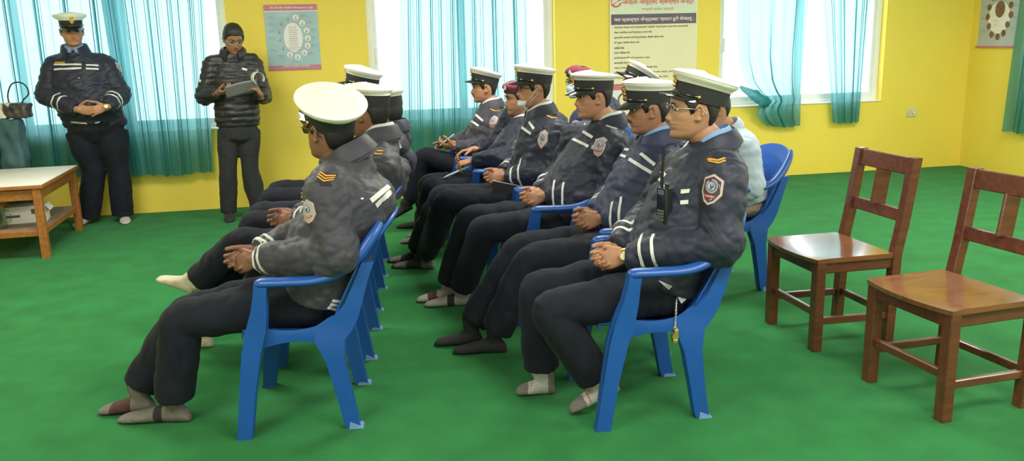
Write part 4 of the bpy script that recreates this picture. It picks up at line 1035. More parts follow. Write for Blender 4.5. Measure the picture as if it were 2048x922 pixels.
    for q in sp.get('cuffs', 'LR'):
        if sp.get('cuffs') == '': break
        el, wr = J['el'+q], J['wr'+q]
        for t in sp.get('cufft', (.70, .84)):
            b = MB(); sk_.ring(b, lerp(el, wr, t), wr-el, .013); part('sleeve_stripe', M['stripe'], b)
    for bd_ in sp.get('badges', []):
        u, v, k, up, faded = bd_
        Pp, Nn = sk_.px(u, v)
        if Pp is None: print('no hit for badge', key); continue
        b = MB(); sk_.poly(b, Pp, Nn, up, HEX, .0045, 0, k); sk_.poly(b, Pp, Nn, up, [(x*.84, y*.84) for x, y in HEX], .0055, 1, k)
        sk_.poly(b, Pp, Nn, up, circ(.0235, .010), .0064, 2, k); sk_.poly(b, Pp, Nn, up, circ(.0185, .010), .0073, 3, k); sk_.poly(b, Pp, Nn, up, circ(.0155, .010), .0082, 2, k)
        sk_.poly(b, Pp, Nn, up, [(-.008, .018), (.001, .008), (.010, .017), (.004, .003), (.006, -.004), (0, .001), (-.007, -.004), (-.004, .005)], .0091, 3, k, 1)
        sk_.poly(b, Pp, Nn, up, [(-.024, -.018), (-.008, -.022), (.008, -.022), (.024, -.018), (.024, -.026), (.008, -.031), (-.008, -.031), (-.024, -.026)], .0066, 4, k)
        for xx in (-.016, -.008, 0, .008, .016): sk_.poly(b, Pp, Nn, up, [(xx-.0026, -.022-.02*(.016-abs(xx))*.2), (xx+.0026, -.022-.02*(.016-abs(xx))*.2), (xx+.002, -.027), (xx-.002, -.027)], .0076, 0, k, 1)
        part('badge', [M['badgerim'], M['badgefield2' if faded else 'badgefield'], M['badgedisc'], M['badgedark'], M['badgered']], b)
    for u, v, n_, k, up in sp.get('chevrons', []):
        Pp, Nn = sk_.px(u, v)
        if Pp is None: print('no hit for chevron', key); continue
        b = MB()
        for i in range(n_):
            y = .013*(i-(n_-1)/2)
            for sgn in (1, -1):
                sk_.poly(b, Pp, Nn, up, [(0, y-.010), (sgn*.034, y+.008), (sgn*.034, y+.014), (0, y-.004)], .005, 0, k, 2)
        sk_.poly(b, Pp, Nn, up, [(-.037, -.012*n_+.006), (0, -.012*n_-.008), (.037, -.012*n_+.006), (.037, .009*n_+.008), (0, .009*n_-.008), (-.037, .009*n_+.008)], .002, 1, k, 3)
        part('rank_chevron', [M['chevron'], M['chevbase']], b)
    for pth, w, mname, nm in sp.get('ribbons', []):
        b = MB()
        if sk_.ribbon(b, pth, w) or J['tskin'].ribbon(b, pth, w): part(nm, M[mname], b)
        else: print('ribbon miss', key, pth)
    for u, v, r, mname in sp.get('buttons', []):
        Pp, Nn = sk_.px(u, v)
        if Pp is not None:
            b = MB(); b.sphere(Pp, r, 12, 8); part('button', M[mname], b)
    J['skin'] = sk_
    W_ = Matrix.Translation(-Vector(root.location))
    me.transform(W_)
    for o in made: o.data.transform(W_)
    cm = sp.get('collarmat', jm); upn = nrm(lerp(spine, nrm(hb-nk), .5)); cf = nrm(F-upn*(F@upn))
    if sp.get('hood'):
        collar(root, jk, nk+upn*.01, upn, cf, S, cm, .90, .05, 'hood_collar', False, .02, prof=[(.094, -.03), (.084, .02), (.086, .055), (.105, .062), (.125, .04), (.128, .0), (.115, -.04)])
    elif not sp.get('nocollar'):
        collar(root, jk, nk, upn, cf, S, cm, sp.get('colr', 1.), sp.get('colh', .058), 'collar', sp.get('fold', True))
    else:
        collar(root, jk, nk, upn, cf, S, cm, 1., .03, 'neckband', False, .02, gap=.02)
    if sp.get('shirt'):
        collar(root, jk, nk+upn*.012, upn, cf, S, M[sp['shirt']], .86, .062, 'shirt_collar', True, .03, prof=[(.078, -.01), (.073, .055), (.078, .064), (.088, .05), (.106, -.005), (.098, -.008), (.085, .03), (.084, -.01)], gap=.16)
        b = MB(); c0 = nk+cf*.095-upn*.03; b.grid([[c0+S*q*w+upn*z+cf*(.0-.35*z) for q in np.linspace(-1, 1, 7)] for z, w in ((.055, .05), (.0, .05), (-.06, .03), (-.11, .004))], thick=.004); b.build('shirt_front', M[sp['shirt']], jk, world=True)
    # ---- headgear and the like
    if sp.get('cap'): make_cap(root, hc, R, **sp['cap'])
    if sp.get('beret'): make_beret(root, hc, R, sp['beret'] != 'plain')
    if sp.get('glasses'): make_glasses(root, hc, R, *sp['glasses'])
    if sp.get('mask'): make_mask(root, hc, R, *sp['mask'])
    for q in sp.get('watch', ''):
        wr, el = J['wr'+q], J['el'+q]; ax = nrm(J['hd'+q]+nrm(wr-el)*.3); c = wr+J['hd'+q]*.002; n_ = nrm(J['hn'+q]-ax*(J['hn'+q]@ax)); t = np.cross(ax, n_)
        wt = empty('wristwatch'); wt.parent = root
        b = MB(); b.rings([[c+ax*x+n_*rn*math.cos(a)+t*rt*math.sin(a) for a in np.linspace(0, 2*PI, 24, endpoint=False)] for x, rn, rt in ((-.009, .0235, .031), (-.009, .0265, .034), (.009, .0265, .034), (.009, .0235, .031), (-.009, .0235, .031))], True, False)
        b.build('strap', M['gold'], wt, angle=60, world=True)
        b = MB(); fc = c-n_*.026; b.ell([(fc-n_*h, ax*r, t*r) for h, r in ((0, .016), (.005, .018), (.008, .016), (.0085, .001))], 20); b.build('case', M['gold'], wt, angle=40, world=True)
        b = MB(); b.ell([(fc-n_*h, ax*r, t*r) for h, r in ((.0084, .0125), (.0092, .0125))], 20); b.build('dial', M['chartwhite'], wt, angle=40, world=True)
    return root

def seated(fr, **kw):
    p = fr.p
    J = dict(F=fr.F, S=fr.S, pel=p(-.10, 0, .545), nk=p(-.27, 0, 1.05), head=p(-.24, 0, 1.20), hyaw=fr.yaw)
    J.update(shL=p(-.25, .185, .985), shR=p(-.25, -.185, .985), elL=p(-.20, .265, .735), elR=p(-.20, -.265, .735), wrL=p(.06, .10, .665), wrR=p(.07, -.10, .655),
             knL=p(.40, .12, .515), knR=p(.41, -.12, .515), heL=p(.42, .11, .0), heR=p(.43, -.11, .0), toL=p(.67, .13, .0), toR=p(.68, -.13, .0))
    J.update(kw)
    if 'wrL' in kw and 'wrR' not in kw: J['wrR'] = J['wrL']+fr.F*.018-fr.S*.100+V3(0, 0, .006)
    elif 'wrL' not in kw: J['wrL'] = p(.06, .05, .665); J['wrR'] = p(.078, -.05, .671)
    return clasp(J, fr)
def clasp(J, fr):
    F, S, U = fr.F, fr.S, V3(0, 0, 1)
    for q, sg in (('L', 1), ('R', -1)):
        if 'an'+q not in J:
            d, s_, u = foot_axes(J['he'+q], J['to'+q]); J['an'+q] = J['he'+q]+d*.055+u*.10
        if 'hd'+q not in J:
            J['hd'+q] = nrm(F*.88-S*.40*sg-U*.25); J['hn'+q] = nrm(-S*.88*sg-F*.30-U*.25*sg)
            J['hk'+q] = dict(curl=(24, 62, 38), spread=.10, thumb=(.8, .35, .25), tcurl=.2)
    return J
# ------------------------------------------------------------------ who sits where
UPV = V3(0, 0, 1)
def sockband(x, h, q):                           # pale sock with a dark band over the instep and toe detail
    if .30 < x < .42 and h < .075: return 1
    if x > .62 and x < .74: return 2
    return 0
SOCK3 = dict(sock=('sockpale', 'sockdark', 'sockmaroon'), sockfn=sockband)

FL = [Frame(-.906, 3.374, 3.2335), Frame(-.964, 4.129, 3.23), Frame(-1.044, 4.90, 3.23), Frame(-1.12, 5.64, 3.23)]
FR = [Frame(.512, 3.373, 3.281), Frame(.48, 4.08, 3.28), Frame(.18, 4.67, 3.28), Frame(.09, 5.30, 3.28), Frame(-.19, 6.05, 3.28), Frame(-.36, 6.75, 3.28)]
FT = [Frame(1.26, 5.06, 3.41), Frame(.98, 5.95, 3.32), Frame(.62, 6.62, 3.32)]
for f_, l in zip(FL+FR+FT, [
    'blue plastic armchair nearest the camera on the left, under the sergeant with three chevrons', 'blue plastic armchair behind the nearest left chair, under the officer with two chevrons', 'third blue plastic armchair of the left row, mostly hidden behind two officers', 'furthest blue plastic armchair of the left row, towards the window wall',
    'blue plastic armchair under the nearest bespectacled officer with the whistle', 'blue plastic armchair under the moustached officer, next to the nearest right one', 'blue plastic armchair with empty armrest showing before the third officer of the row', 'blue plastic armchair under the officer with mask on his chin', 'blue plastic armchair under the person in maroon beret holding a pen', 'blue plastic armchair at the far end of the row, under the man with phone',
    'blue plastic armchair under the person in pale blue sweatshirt', 'blue plastic armchair of the back row under the officer with the steeply tilted cap', 'blue plastic armchair of the back row under the masked person in the beret']):
    place_chair(f_, l)

P_ = {}
# nearest on the left: sergeant seen from behind his shoulder
f = FL[0]
P_['P1'] = person('P1', 'seated officer nearest on the left, white cap seen from behind, dark sunglasses, three chevrons', seated(f,
    pel=f.p(-.09, 0, .525), nk=f.side(703, 314, 0), head=f.side(658, 262, 0), hyaw=2.50, hpitch=.10, hroll=.02,
    shL=f.side(655, 375, .19), elL=f.side(672, 508, .26), wrL=f.side(515, 519, .08), shR=f.p(-.2, -.19, .985), elR=f.p(-.1, -.27, .74),
    knL=f.side(362, 640, .11), knR=f.side(372, 628, -.11), heL=on_z(381, 842), toL=on_z(236, 843), heR=f.p(.66, -.05, 0), toR=f.p(.90, -.07, 0)),
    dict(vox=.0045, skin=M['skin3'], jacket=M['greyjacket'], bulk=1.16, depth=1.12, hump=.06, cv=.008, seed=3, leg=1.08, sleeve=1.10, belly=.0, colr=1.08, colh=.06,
        cap=dict(tilt=.28, roll=-.24, crown_h=.034, rx=.147, ry=.138, k=1.0, vs=.2), cufft=(.86, .945), glasses=(M['black'], M['darklens'], 1.15, 0),
        badges=[(617, 422, .86, UPV+f.F*.15, True)], chevrons=[(651, 355, 3, .95, UPV*1.0-f.F*.25)],
        ribbons=[([(742, 402), (778, 372)], .02, 'stripe', 'back_stripe'), ([(752, 412), (782, 383)], .02, 'stripe', 'back_stripe'), ([(594, 382), (604, 392)], .016, 'stripe', 'chest_stripe'), ([(596, 395), (603, 402)], .016, 'stripe', 'chest_stripe'),
                 ([(664, 601), (700, 606)], .012, 'stripe', 'hem_stripe'), ([(660, 609), (700, 615)], .012, 'stripe', 'hem_stripe'), ([(655, 615), (694, 626)], .012, 'stripe', 'hem_stripe')],
        buttons=[(724, 398, .008, 'steel')], sock=('sockgrey', 'sockdark', 'sockmaroon'), sockfn=lambda x, h, q: (1 if .34 < x < .45 and h < .08 else 0) if q == 'L' else (2 if .36 < x < .72 else 0)))
# nearest on the right: spectacles, radio, whistle
f = FR[0]
J1 = seated(f, pel=f.p(-.12, 0, .525), nk=f.side(1430, 292, 0), head=f.side(1384, 220, 0), hyaw=3.16, hpitch=.05,
    shL=f.side(1450, 345, .19), elL=f.side(1440, 488, .265), wrL=f.side(1252, 512, .07), shR=f.p(-.26, -.19, .97), elR=f.p(-.16, -.27, .76),
    knL=f.side(1100, 620, .13), knR=f.side(1075, 578, -.12), heL=f.side(1238, 782, .10)+UPV*.0, toL=f.side(1140, 842, .10), heR=f.p(.33, -.12, 0), toR=f.p(.50, -.15, 0))
J1['toL'][2] = .004
P_['R1'] = person('R1', 'seated officer nearest on the right in wire spectacles and gold wristwatch', J1,
    dict(vox=.0042, skin=M['skin'], jacket=M['navy'], bulk=1.06, cv=.008, seed=11, leg=1.06, sleeve=1.06, belly=.03, shirt='shirt', colr=1.05, colh=.055,
        cap=dict(tilt=.18, crown_h=.026, rx=.138, ry=.126, vs=.10, shift=(-.020, 0, 0)), cufft=(.66, .80), watch='L', glasses=(M['silver'], M['lens'], 1., .003, True),
        badges=[(1424, 379, 1.12, UPV-f.F*.12, False)], 
        ribbons=[([(1416, 318), (1436, 321), (1450, 316)], .009, 'chevron', 'rank_chevron'), ([(1417, 322), (1437, 326), (1451, 321)], .006, 'chevron', 'rank_chevron'), ([(1362, 383), (1380, 382)], .016, 'stripe', 'chest_stripe'), ([(1361, 405), (1377, 404)], .016, 'stripe', 'chest_stripe'), ([(1323, 342), (1331, 352)], .016, 'stripe', 'chest_stripe'), ([(1322, 370), (1333, 380)], .016, 'stripe', 'chest_stripe'), ([(1318, 358), (1324, 362)], .012, 'stripe', 'chest_stripe')],
        buttons=[(1336, 600, .008, 'steel')], sock=('sockwhite', 'sockgrey', 'sockred'), sockfn=lambda x, h, q: 1 if (x > .66 or x < .16) else (2 if .56 < x < .585 and h > .03 else 0)))
# the moustached man
f = FR[1]
P_['R2'] = person('R2', 'seated officer with black moustache and bright blue shirt collar, second from the right end', seated(f,
    pel=f.p(-.12, 0, .525), nk=f.side(1320, 280, 0), head=f.side(1295, 219, 0), hyaw=3.12, hpitch=-.03,
    shL=f.side(1345, 335, .19), elL=f.side(1340, 440, .265), wrL=f.side(1203, 437, .06), elR=f.p(-.12, -.27, .74),
    knL=f.side(1062, 520, .12), knR=f.side(1040, 496, -.12), heL=on_z(1012, 704), toL=on_z(905, 706), heR=on_z(965, 688), toR=on_z(868, 690)),
    dict(vox=.005, skin=M['skin2'], jacket=M['navy2'], bulk=1.08, seed=17, leg=1.05, belly=.05, shirt='shirt', moustache=True, colr=1.08,
        cap=dict(tilt=.0, crown_h=.028, rx=.132, ry=.124, vs=.6), cufft=(.66, .80), sock=('sockdark',),
        ribbons=[([(1258, 318), (1305, 347)], .016, 'stripe', 'chest_stripe'), ([(1281, 307), (1310, 330)], .016, 'stripe', 'chest_stripe'), ([(1243, 297), (1258, 300)], .014, 'stripe', 'chest_stripe'), ([(1241, 310), (1252, 314)], .014, 'stripe', 'chest_stripe')]))
f = FR[2]
P_['R3'] = person('R3', 'clean shaven seated officer with hands clasped beside an empty armrest, third from the right end', seated(f,
    pel=f.p(-.14, 0, .525), nk=f.side(1220, 250, 0), head=f.side(1185, 194, 0), hyaw=3.30, hpitch=-.02,
    shL=f.side(1232, 292, .19), elL=f.side(1222, 395, .265), wrL=f.side(1090, 392, .06), elR=f.p(-.16, -.27, .74),
    knL=f.side(968, 458, .12), knR=f.side(942, 436, -.12), heL=on_z(944, 610), toL=on_z(848, 613), heR=on_z(915, 598), toR=on_z(832, 604)),
    dict(vox=.0052, skin=M['skin'], jacket=M['navy'], bulk=1.07, seed=23, leg=1.05, belly=.05, shirt='greyshirt', colr=1.02, fat=1.04,
        cap=dict(tilt=.0, crown_h=.018, rx=.132, ry=.124), cufft=(.66, .82), badges=[(1199, 292, 1.05, UPV, True)],
        ribbons=[([(1146, 278), (1177, 293)], .016, 'stripe', 'chest_stripe'), ([(1166, 263), (1185, 275)], .016, 'stripe', 'chest_stripe'), ([(1212, 251), (1234, 258)], .010, 'stripe', 'shoulder_stripe')], buttons=[(1170, 250, .010, 'steel')], sock=('sockpale', 'sockdark', 'sockmaroon'), sockfn=lambda x, h, q: (1 if .36 < x < .5 and h < .08 else 0) if q == 'L' else (2 if .5 < x < .72 else 0)))
f = FR[3]
P_['R4'] = person('R4', 'seated officer in thin spectacles with a face mask pulled down under his chin', seated(f,
    pel=f.p(-.10, 0, .525), nk=f.side(1083, 228, 0), head=f.side(1066, 177, 0), hyaw=3.28, hpitch=.0,
    shL=f.side(1110, 262, .19), elL=f.side(1112, 345, .265), wrL=f.side(1012, 352, .06), elR=f.p(-.05, -.27, .74),
    knL=f.side(895, 402, .11), knR=f.side(885, 392, -.11), heL=on_z(868, 538), toL=on_z(783, 535), heR=on_z(850, 525), toR=on_z(775, 524)),
    dict(vox=.0055, skin=M['skin'], jacket=M['navy'], bulk=1.05, seed=29, leg=1.03, belly=.03, shirt='greyshirt',
        cap=dict(tilt=.08, crown_h=.024, rx=.132, ry=.122), cufft=(.66, .82), badges=[(1086, 278, 1.05, UPV, True)], glasses=(M['black'], M['lens'], 1., 0.), mask=(M['maskpale'], True),
        ribbons=[([(1094, 231), (1104, 236), (1114, 236)], .009, 'chevron', 'rank_chevron'), ([(1040, 252), (1062, 268)], .016, 'stripe', 'chest_stripe'), ([(1058, 244), (1068, 258)], .016, 'stripe', 'chest_stripe')], buttons=[(1061, 233, .008, 'steel')], sock=('sockgrey', 'sockdark'), sockfn=lambda x, h, q: 1 if (.25 < x < .6 or x > .9) else 0))
f = FR[4]
P_['R5'] = person('R5', 'seated person in small maroon beret and navy jacket holding a pale blue pen', seated(f,
    pel=f.p(-.12, 0, .525), nk=f.side(1048, 247, 0), head=f.side(1036, 197, 0), hyaw=3.40, hpitch=-.05,
    shL=f.side(1062, 272, .17), elL=f.p(-.16, .25, .73), wrL=f.side(945, 321, .12), elR=f.p(-.12, -.25, .76), wrR=f.side(948, 299, -.05),
    heL=on_z(858, 488), toL=on_z(800, 486), heR=on_z(872, 478), toR=on_z(815, 474), hdL=nrm(f.F*.95-f.S*.1-UPV*.2), hnL=nrm(-UPV+f.S*-.3), hkL=dict(curl=(40, 50, 30), spread=.08), hdR=nrm(f.F*.95+f.S*.1-UPV*.12), hnR=nrm(-UPV+f.S*.3), hkR=dict(curl=(25, 40, 30), spread=.1)),
    dict(vox=.006, skin=M['skin'], jacket=M['navy'], bulk=.95, seed=31, leg=.95, belly=.02, shirt='greyshirt', beret=True, fat=1.04, cuffs='', sock=('sockgrey',)))
f = FR[5]
P_['R6'] = person('R6', 'seated officer with thin moustache at the far end, legs crossed, phone in hand', seated(f,
    pel=f.p(-.12, 0, .525), nk=f.side(984, 214, 0), head=f.side(967, 175, 0), hyaw=3.33, hpitch=.0,
    shL=f.side(1000, 240, .19), elL=f.side(990, 298, .25), wrL=f.side(912, 294, .10), elR=f.p(-.08, -.25, .76), wrR=f.side(905, 287, -.05),
    knL=f.side(848, 312, .02), knR=f.p(.42, -.10, .53), anL=f.side(820, 402, -.06), heL=f.side(826, 418, -.06), toL=f.side(785, 440, -.08), heR=on_z(870, 456), toR=on_z(792, 456),
    hdL=nrm(f.F*.93-f.S*.3+UPV*.05), hnL=nrm(-f.S*.6+UPV*.7), hkL=dict(curl=(30, 40, 25), spread=.1), hdR=nrm(f.F*.95+f.S*.2), hnR=nrm(f.S*.5-UPV*.5), hkR=dict(curl=(20, 30, 20), spread=.1, point=True)),
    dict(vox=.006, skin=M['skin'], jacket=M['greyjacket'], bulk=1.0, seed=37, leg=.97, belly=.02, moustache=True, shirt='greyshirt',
        cap=dict(tilt=.20, crown_h=.024, rx=.132, ry=.120), cuffs='', badges=[(986, 243, 1.0, UPV, True)],
        ribbons=[([(981, 218), (989, 222), (999, 222)], .010, 'chevron', 'rank_chevron'), ([(941, 240), (957, 252)], .016, 'stripe', 'chest_stripe'), ([(951, 229), (966, 242)], .016, 'stripe', 'chest_stripe')], sock=('sockdark',)))
# left row behind the sergeant
f = FL[1]
P_['L2'] = person('L2', 'seated officer with two chevrons behind the sergeant, cream socked foot stretched out', seated(f,
    pel=f.p(-.08, 0, .525), nk=f.side(762, 276, 0), head=f.side(735, 226, 0), hyaw=2.78, hpitch=.0,
    shL=f.side(764, 332, .19), elL=f.p(-.15, .26, .74), wrL=f.p(.12, .05, .69),
    knL=f.side(482, 482, .05), anL=f.side(392, 566, -.02), heL=f.side(384, 588, -.02), toL=f.side(312, 560, -.03), knR=f.p(.42, -.12, .53), heR=on_z(425, 694), toR=on_z(335, 696)),
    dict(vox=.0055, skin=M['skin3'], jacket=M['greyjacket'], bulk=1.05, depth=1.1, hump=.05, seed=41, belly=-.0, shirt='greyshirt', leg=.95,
        cap=dict(tilt=.03, crown_h=.020, rx=.122, ry=.116), ribbons=[([(740, 294), (752, 302), (766, 302)], .008, 'chevron', 'rank_chevron'), ([(740, 300), (751, 308), (765, 308)], .008, 'chevron', 'rank_chevron')], sock=('sockcream',)))
f = FL[2]
P_['L3'] = person('L3', 'third seated officer of the left row, mostly hidden behind the two chevron officer', seated(f,
    pel=f.p(-.08, 0, .525), nk=f.p(-.36, 0, 1.03), shL=f.p(-.36, .185, .965), shR=f.p(-.36, -.185, .965), head=f.side(768, 228, 0), hyaw=2.9, knL=f.p(.47, .12, .53), knR=f.p(.48, -.12, .54)),
    dict(vox=.0065, skin=M['skin2'], jacket=M['navy'], seed=43, depth=1.1, hump=.06, belly=0, cap=dict(tilt=-.18, crown_h=.02, rx=.13, ry=.12), ribbons=[([(792, 278), (802, 296)], .014, 'stripe', 'back_stripe')], sock=('sockdark',)))
f = FL[3]
P_['L4'] = person('L4', 'furthest officer of the left row, cap tilted up before the bright window', seated(f,
    pel=f.p(-.08, 0, .525), nk=f.p(-.27, 0, 1.06), shL=f.p(-.33, .185, .97), shR=f.p(-.33, -.185, .97), head=f.side(722, 180, 0), hyaw=3.0, knL=f.p(.5, .12, .54), knR=f.p(.49, -.12, .55)),
    dict(vox=.0065, skin=M['skin2'], jacket=M['navy'], seed=47, depth=1.1, hump=.08, belly=0, cap=dict(tilt=.2, crown_h=.03, rx=.132, ry=.122), sock=('sockdark',)))
# third row
f = FT[0]
P_['T1'] = person('T1', 'seated person in pale blue sweatshirt and khaki trousers, face hidden behind the nearest officer', seated(f,
    pel=f.p(-.17, 0, .54), nk=f.side(1455, 258, 0), head=f.side(1425, 218, 0), hyaw=3.3, hpitch=-.2, shL=f.side(1488, 290, .18), shR=f.p(-.10, -.18, .97), elL=f.side(1502, 372, .25), elR=f.p(.1, -.26, .72), wrL=f.p(.16, .1, .66), wrR=f.p(.2, -.1, .66)),
    dict(vox=.0062, skin=M['skin'], jacket=M['lightblue'], nocollar=True, bulk=1.12, seed=53, trousers=M['khaki'], cuffs='', fullhair=True, puff=.7, hemup=-.0))
f = FT[1]
P_['T2'] = person('T2', 'officer behind the moustached man, white cap tilted steeply upward, face half hidden', seated(f,
    nk=f.p(-.16, 0, 1.07), head=f.side(1272, 171, 0), hyaw=3.2, hpitch=.12),
    dict(vox=.0065, skin=M['skin3'], jacket=M['navy'], seed=59, cap=dict(tilt=.38, crown_h=.02, rx=.13, ry=.12), sock=('sockdark',), ribbons=[([(1233, 232), (1256, 240)], .016, 'stripe', 'chest_stripe'), ([(1238, 244), (1258, 250)], .016, 'stripe', 'chest_stripe')]))
f = FT[2]
P_['T3'] = person('T3', 'person in maroon beret and blue face mask, in back row against the yellow wall', seated(f,
    nk=f.p(-.10, 0, 1.07), head=f.side(1158, 164, 0), hyaw=3.62, hpitch=-.05, shL=f.side(1160, 238, .17)),
    dict(vox=.0065, skin=M['skin2'], jacket=M['navy2'], bulk=.95, seed=61, beret=True, glasses=(M['black'], M['lens'], 1., 0.), mask=(M['maskblue'], False), sock=('sockdark',), badges=[(1152, 252, .9, UPV, True)], shirt='greyshirt'))

# ------------------------------------------------------------------ the two men standing by the windows
f = Frame(-3.70, 7.55, -1.36); q = f.front
J = dict(stand=True, F=f.F, S=f.S, pel=q(193, 262, 0), nk=q(152, 104, -.02), head=q(144, 63, .03), hyaw=-1.02, hpitch=-.12, hroll=.02,
    shR=q(110, 131, -.02), shL=q(209, 127, -.02), elR=q(92, 190, .05), elL=q(241, 188, .07), wrR=q(154, 219, .30), wrL=q(212, 214, .31),
    knR=q(188, 345, .03), knL=q(238, 345, .02), heR=q(183, 446, -.05), heL=q(250, 442, -.04))
J['pel'][2] -= .0
for z in 'LR': J['he'+z][2] = 0; J['to'+z] = J['he'+z]+nrm(f.F+(.25 if z == 'L' else -.3)*f.S)*.26; J['hem'+z] = J['he'+z]+f.F*.06+UPV*.055
J.update(hdR=nrm(f.S*.95-UPV*.12+f.F*.15), hnR=nrm(-f.F*.9+UPV*.1), hkR=dict(curl=(14, 22, 14), spread=.14, thumb=(.6, .6, -.1)), hdL=nrm(-f.S*.92-UPV*.25+f.F*.2), hnL=nrm(-f.F*.9-UPV*.1), hkL=dict(curl=(16, 26, 16), spread=.16, thumb=(.7, .6, -.3)))
P_['S1'] = person('S1', 'stout standing officer in white cap with gold emblem, hands joined before his belly', clasp(J, f),
    dict(vox=.006, skin=M['skin'], jacket=M['navy'], bulk=1.30, depth=1.12, fat=1.1, seed=67, belly=.05, shirt='shirt', leg=1.26, hipw=.118, hipt=1.18, sleeve=1.10, colr=1.15, colh=.065, hemup=.04, watch='L',
        cap=dict(tilt=.02, crown_h=.034, rx=.138, ry=.134, k=1.02, em=1.), cufft=(.45, .60), sock=('sockgrey', 'sockwhite'), sockfn=lambda x, h, q: 1 if (x > .62 or q == 'R') else 0,
        ribbons=[([(108, 129), (163, 129)], .016, 'stripe', 'chest_stripe'), ([(108, 139), (163, 136)], .016, 'stripe', 'chest_stripe'), ([(172, 130), (197, 131)], .016, 'stripe', 'chest_stripe'), ([(172, 137), (197, 138)], .016, 'stripe', 'chest_stripe'),
                 ([(110, 125), (130, 125)], .012, 'gold', 'name_strip'), ([(142, 244), (174, 247)], .014, 'stripe', 'hem_stripe'), ([(190, 246), (200, 244)], .014, 'stripe', 'hem_stripe'),
                 ([(84, 106), (92, 101)], .02, 'stripe', 'shoulder_mark'), ([(97, 99), (106, 95)], .02, 'stripe', 'shoulder_mark')],
        badges=[(237, 134, .9, UPV, True)], buttons=[(158, 156, .008, 'steel')]))
f = Frame(-2.46, 7.55, -1.30); q = f.front
J = dict(stand=True, F=f.F, S=f.S, pel=q(477, 258, 0), nk=q(466, 109, -.02), head=q(467, 78, .05), hyaw=-1.05, hpitch=-.42, hroll=-.03,
    shR=q(428, 126, -.02), shL=q(503, 124, -.02), elR=q(409, 192, .0), elL=q(526, 190, .05), wrR=q(436, 186, .21), wrL=q(522, 190, .22),
    knR=q(456, 345, .03), knL=q(500, 340, .02), heR=q(460, 442, -.08), heL=q(520, 430, -.06))
for z in 'LR': J['he'+z][2] = 0; J['to'+z] = J['he'+z]+nrm(f.F+(.3 if z == 'L' else .05)*f.S)*.26; J['hem'+z] = J['he'+z]+f.F*.06+UPV*.06
J.update(hdR=nrm(f.S*.75+f.F*.6+UPV*.05), hnR=nrm(-f.F*.4+UPV*.85), hkR=dict(curl=(35, 45, 30), spread=.05, thumb=(.7, .3, .5)), hdL=nrm(-f.S*.35+f.F*.5+UPV*.75), hnL=nrm(-f.S*.9-f.F*.1), hkL=dict(curl=(35, 45, 30), spread=.05, thumb=(.7, .2, .5)))
P_['S2'] = person('S2', 'bareheaded standing man in black quilted jacket reading from papers', clasp(J, f),
    dict(vox=.0058, skin=M['skin2'], jacket=M['puffer'], quilt=True, hood=True, bulk=.92, depth=.95, seed=71, belly=.01, leg=1.0, trousers=M['trouser2'], sleeve=.95, hemup=.03, cuffs='', fullhair=True, hairlen=.011,
        glasses=(M['steel'], M['lens'], 1., 0.), sock=('sockdark',), ribbons=[([(484, 137), (494, 140)], .02, 'stripe', 'chest_logo'), ([(398, 160), (402, 163)], .02, 'stripe', 'sleeve_logo')]))

# ------------------------------------------------------------------ things held, clipped or lying on laps
f = Frame(-2.46, 7.55, -1.30)
e = empty('paper_sheets', f.front(485, 178, .27), 0, 'curled paper sheets held by the standing reader', 'papers')
b = MB(); pts = []
for i, t in enumerate(np.linspace(0, 1, 20)):
    row = []
    for w in np.linspace(0, 1, 7):
        u = 452+66*min(1, t*1.25); v = 186-14*t-8*math.sin(PI*t)*.5
        p = f.front(u, v, .30-.0*w)
        roll = max(0, (t-.75)/.25)*PI*1.15
        p = p+f.F*(.10*(w-.5))+UPV*(.11*(w-.5)) + (UPV*(1-math.cos(roll))*.045+f.S*(-math.sin(roll)*.02) if roll > 0 else 0)
        row.append(p)
    pts.append(row)
b.grid(pts, thick=.0012); b.build('sheet', M['shadepaper'], e, angle=180, world=True)
b = MB(); c0 = f.front(515, 157, .30); pts = []
for a in np.linspace(-.5, 4.2, 22):
    pts.append([c0+f.S*(.045*math.cos(a))+UPV*(.055*math.sin(a))+f.F*w*.16+f.S*w*.03 for w in np.linspace(-.5, .5, 5)])
b.grid(pts, thick=.0012); b.build('curled_sheet', M['paper'], e, angle=180, world=True)

f = FR[0]; sk = J1['skin']                        # hand radio on the chest of the nearest officer
h, n = sk.px(1336, 405)
if h is None: h, n = sk.px(1345, 405)
e = empty('walkie_talkie', h, 0, 'black hand radio clipped to the chest of the nearest seated officer', 'radio')
N = nrm(n-UPV*(n@UPV)); X = nrm(np.cross(UPV, N)); o = h+N*.018
def RB(mb, x0, x1, y0, y1, z0, z1, mi=0, bev=.003):
    t = MB(); t.box(x0, x1, y0, y1, z0, z1, 0, bev); mb.add([o+X*p[0]+N*p[1]+UPV*p[2] for p in t.v], t.f, mi)
b = MB(); RB(b, -.029, .029, -.018, .018, -.085, .062, bev=.006); b.build('body', M['black'], e, angle=40, world=True)
b = MB(); p0 = o+X*(-.018)+UPV*.06; b.tube([p0, p0+UPV*.03, p0+UPV*.17+X*.01], [.007, .0065, .0045], 10); b.build('antenna', M['black'], e, world=True)
b = MB(); p0 = o+X*.014+UPV*.06; b.ell([(p0, X*.008, N*.008), (p0+UPV*.018, X*.008, N*.008)], 14); b.build('volume_knob', M['black'], e, world=True)
b = MB(); RB(b, -.02, .02, .0175, .0195, .002, .03, bev=.001); b.build('screen', M['steelblue'], e, world=True)
b = MB()
for i in range(4):
    for j in range(4): RB(b, -.02+j*.0105, -.0125+j*.0105, .0175, .0200, -.034-i*.0115, -.026-i*.0115, bev=.001)
b.build('keypad', M['steel'], e, world=True)
b = MB()
for i in range(4): RB(b, -.02, .02, .0175, .019, .036+i*.005, .0385+i*.005, bev=.0006)
b.build('speaker_slot', M['bluefoot'], e, world=True)

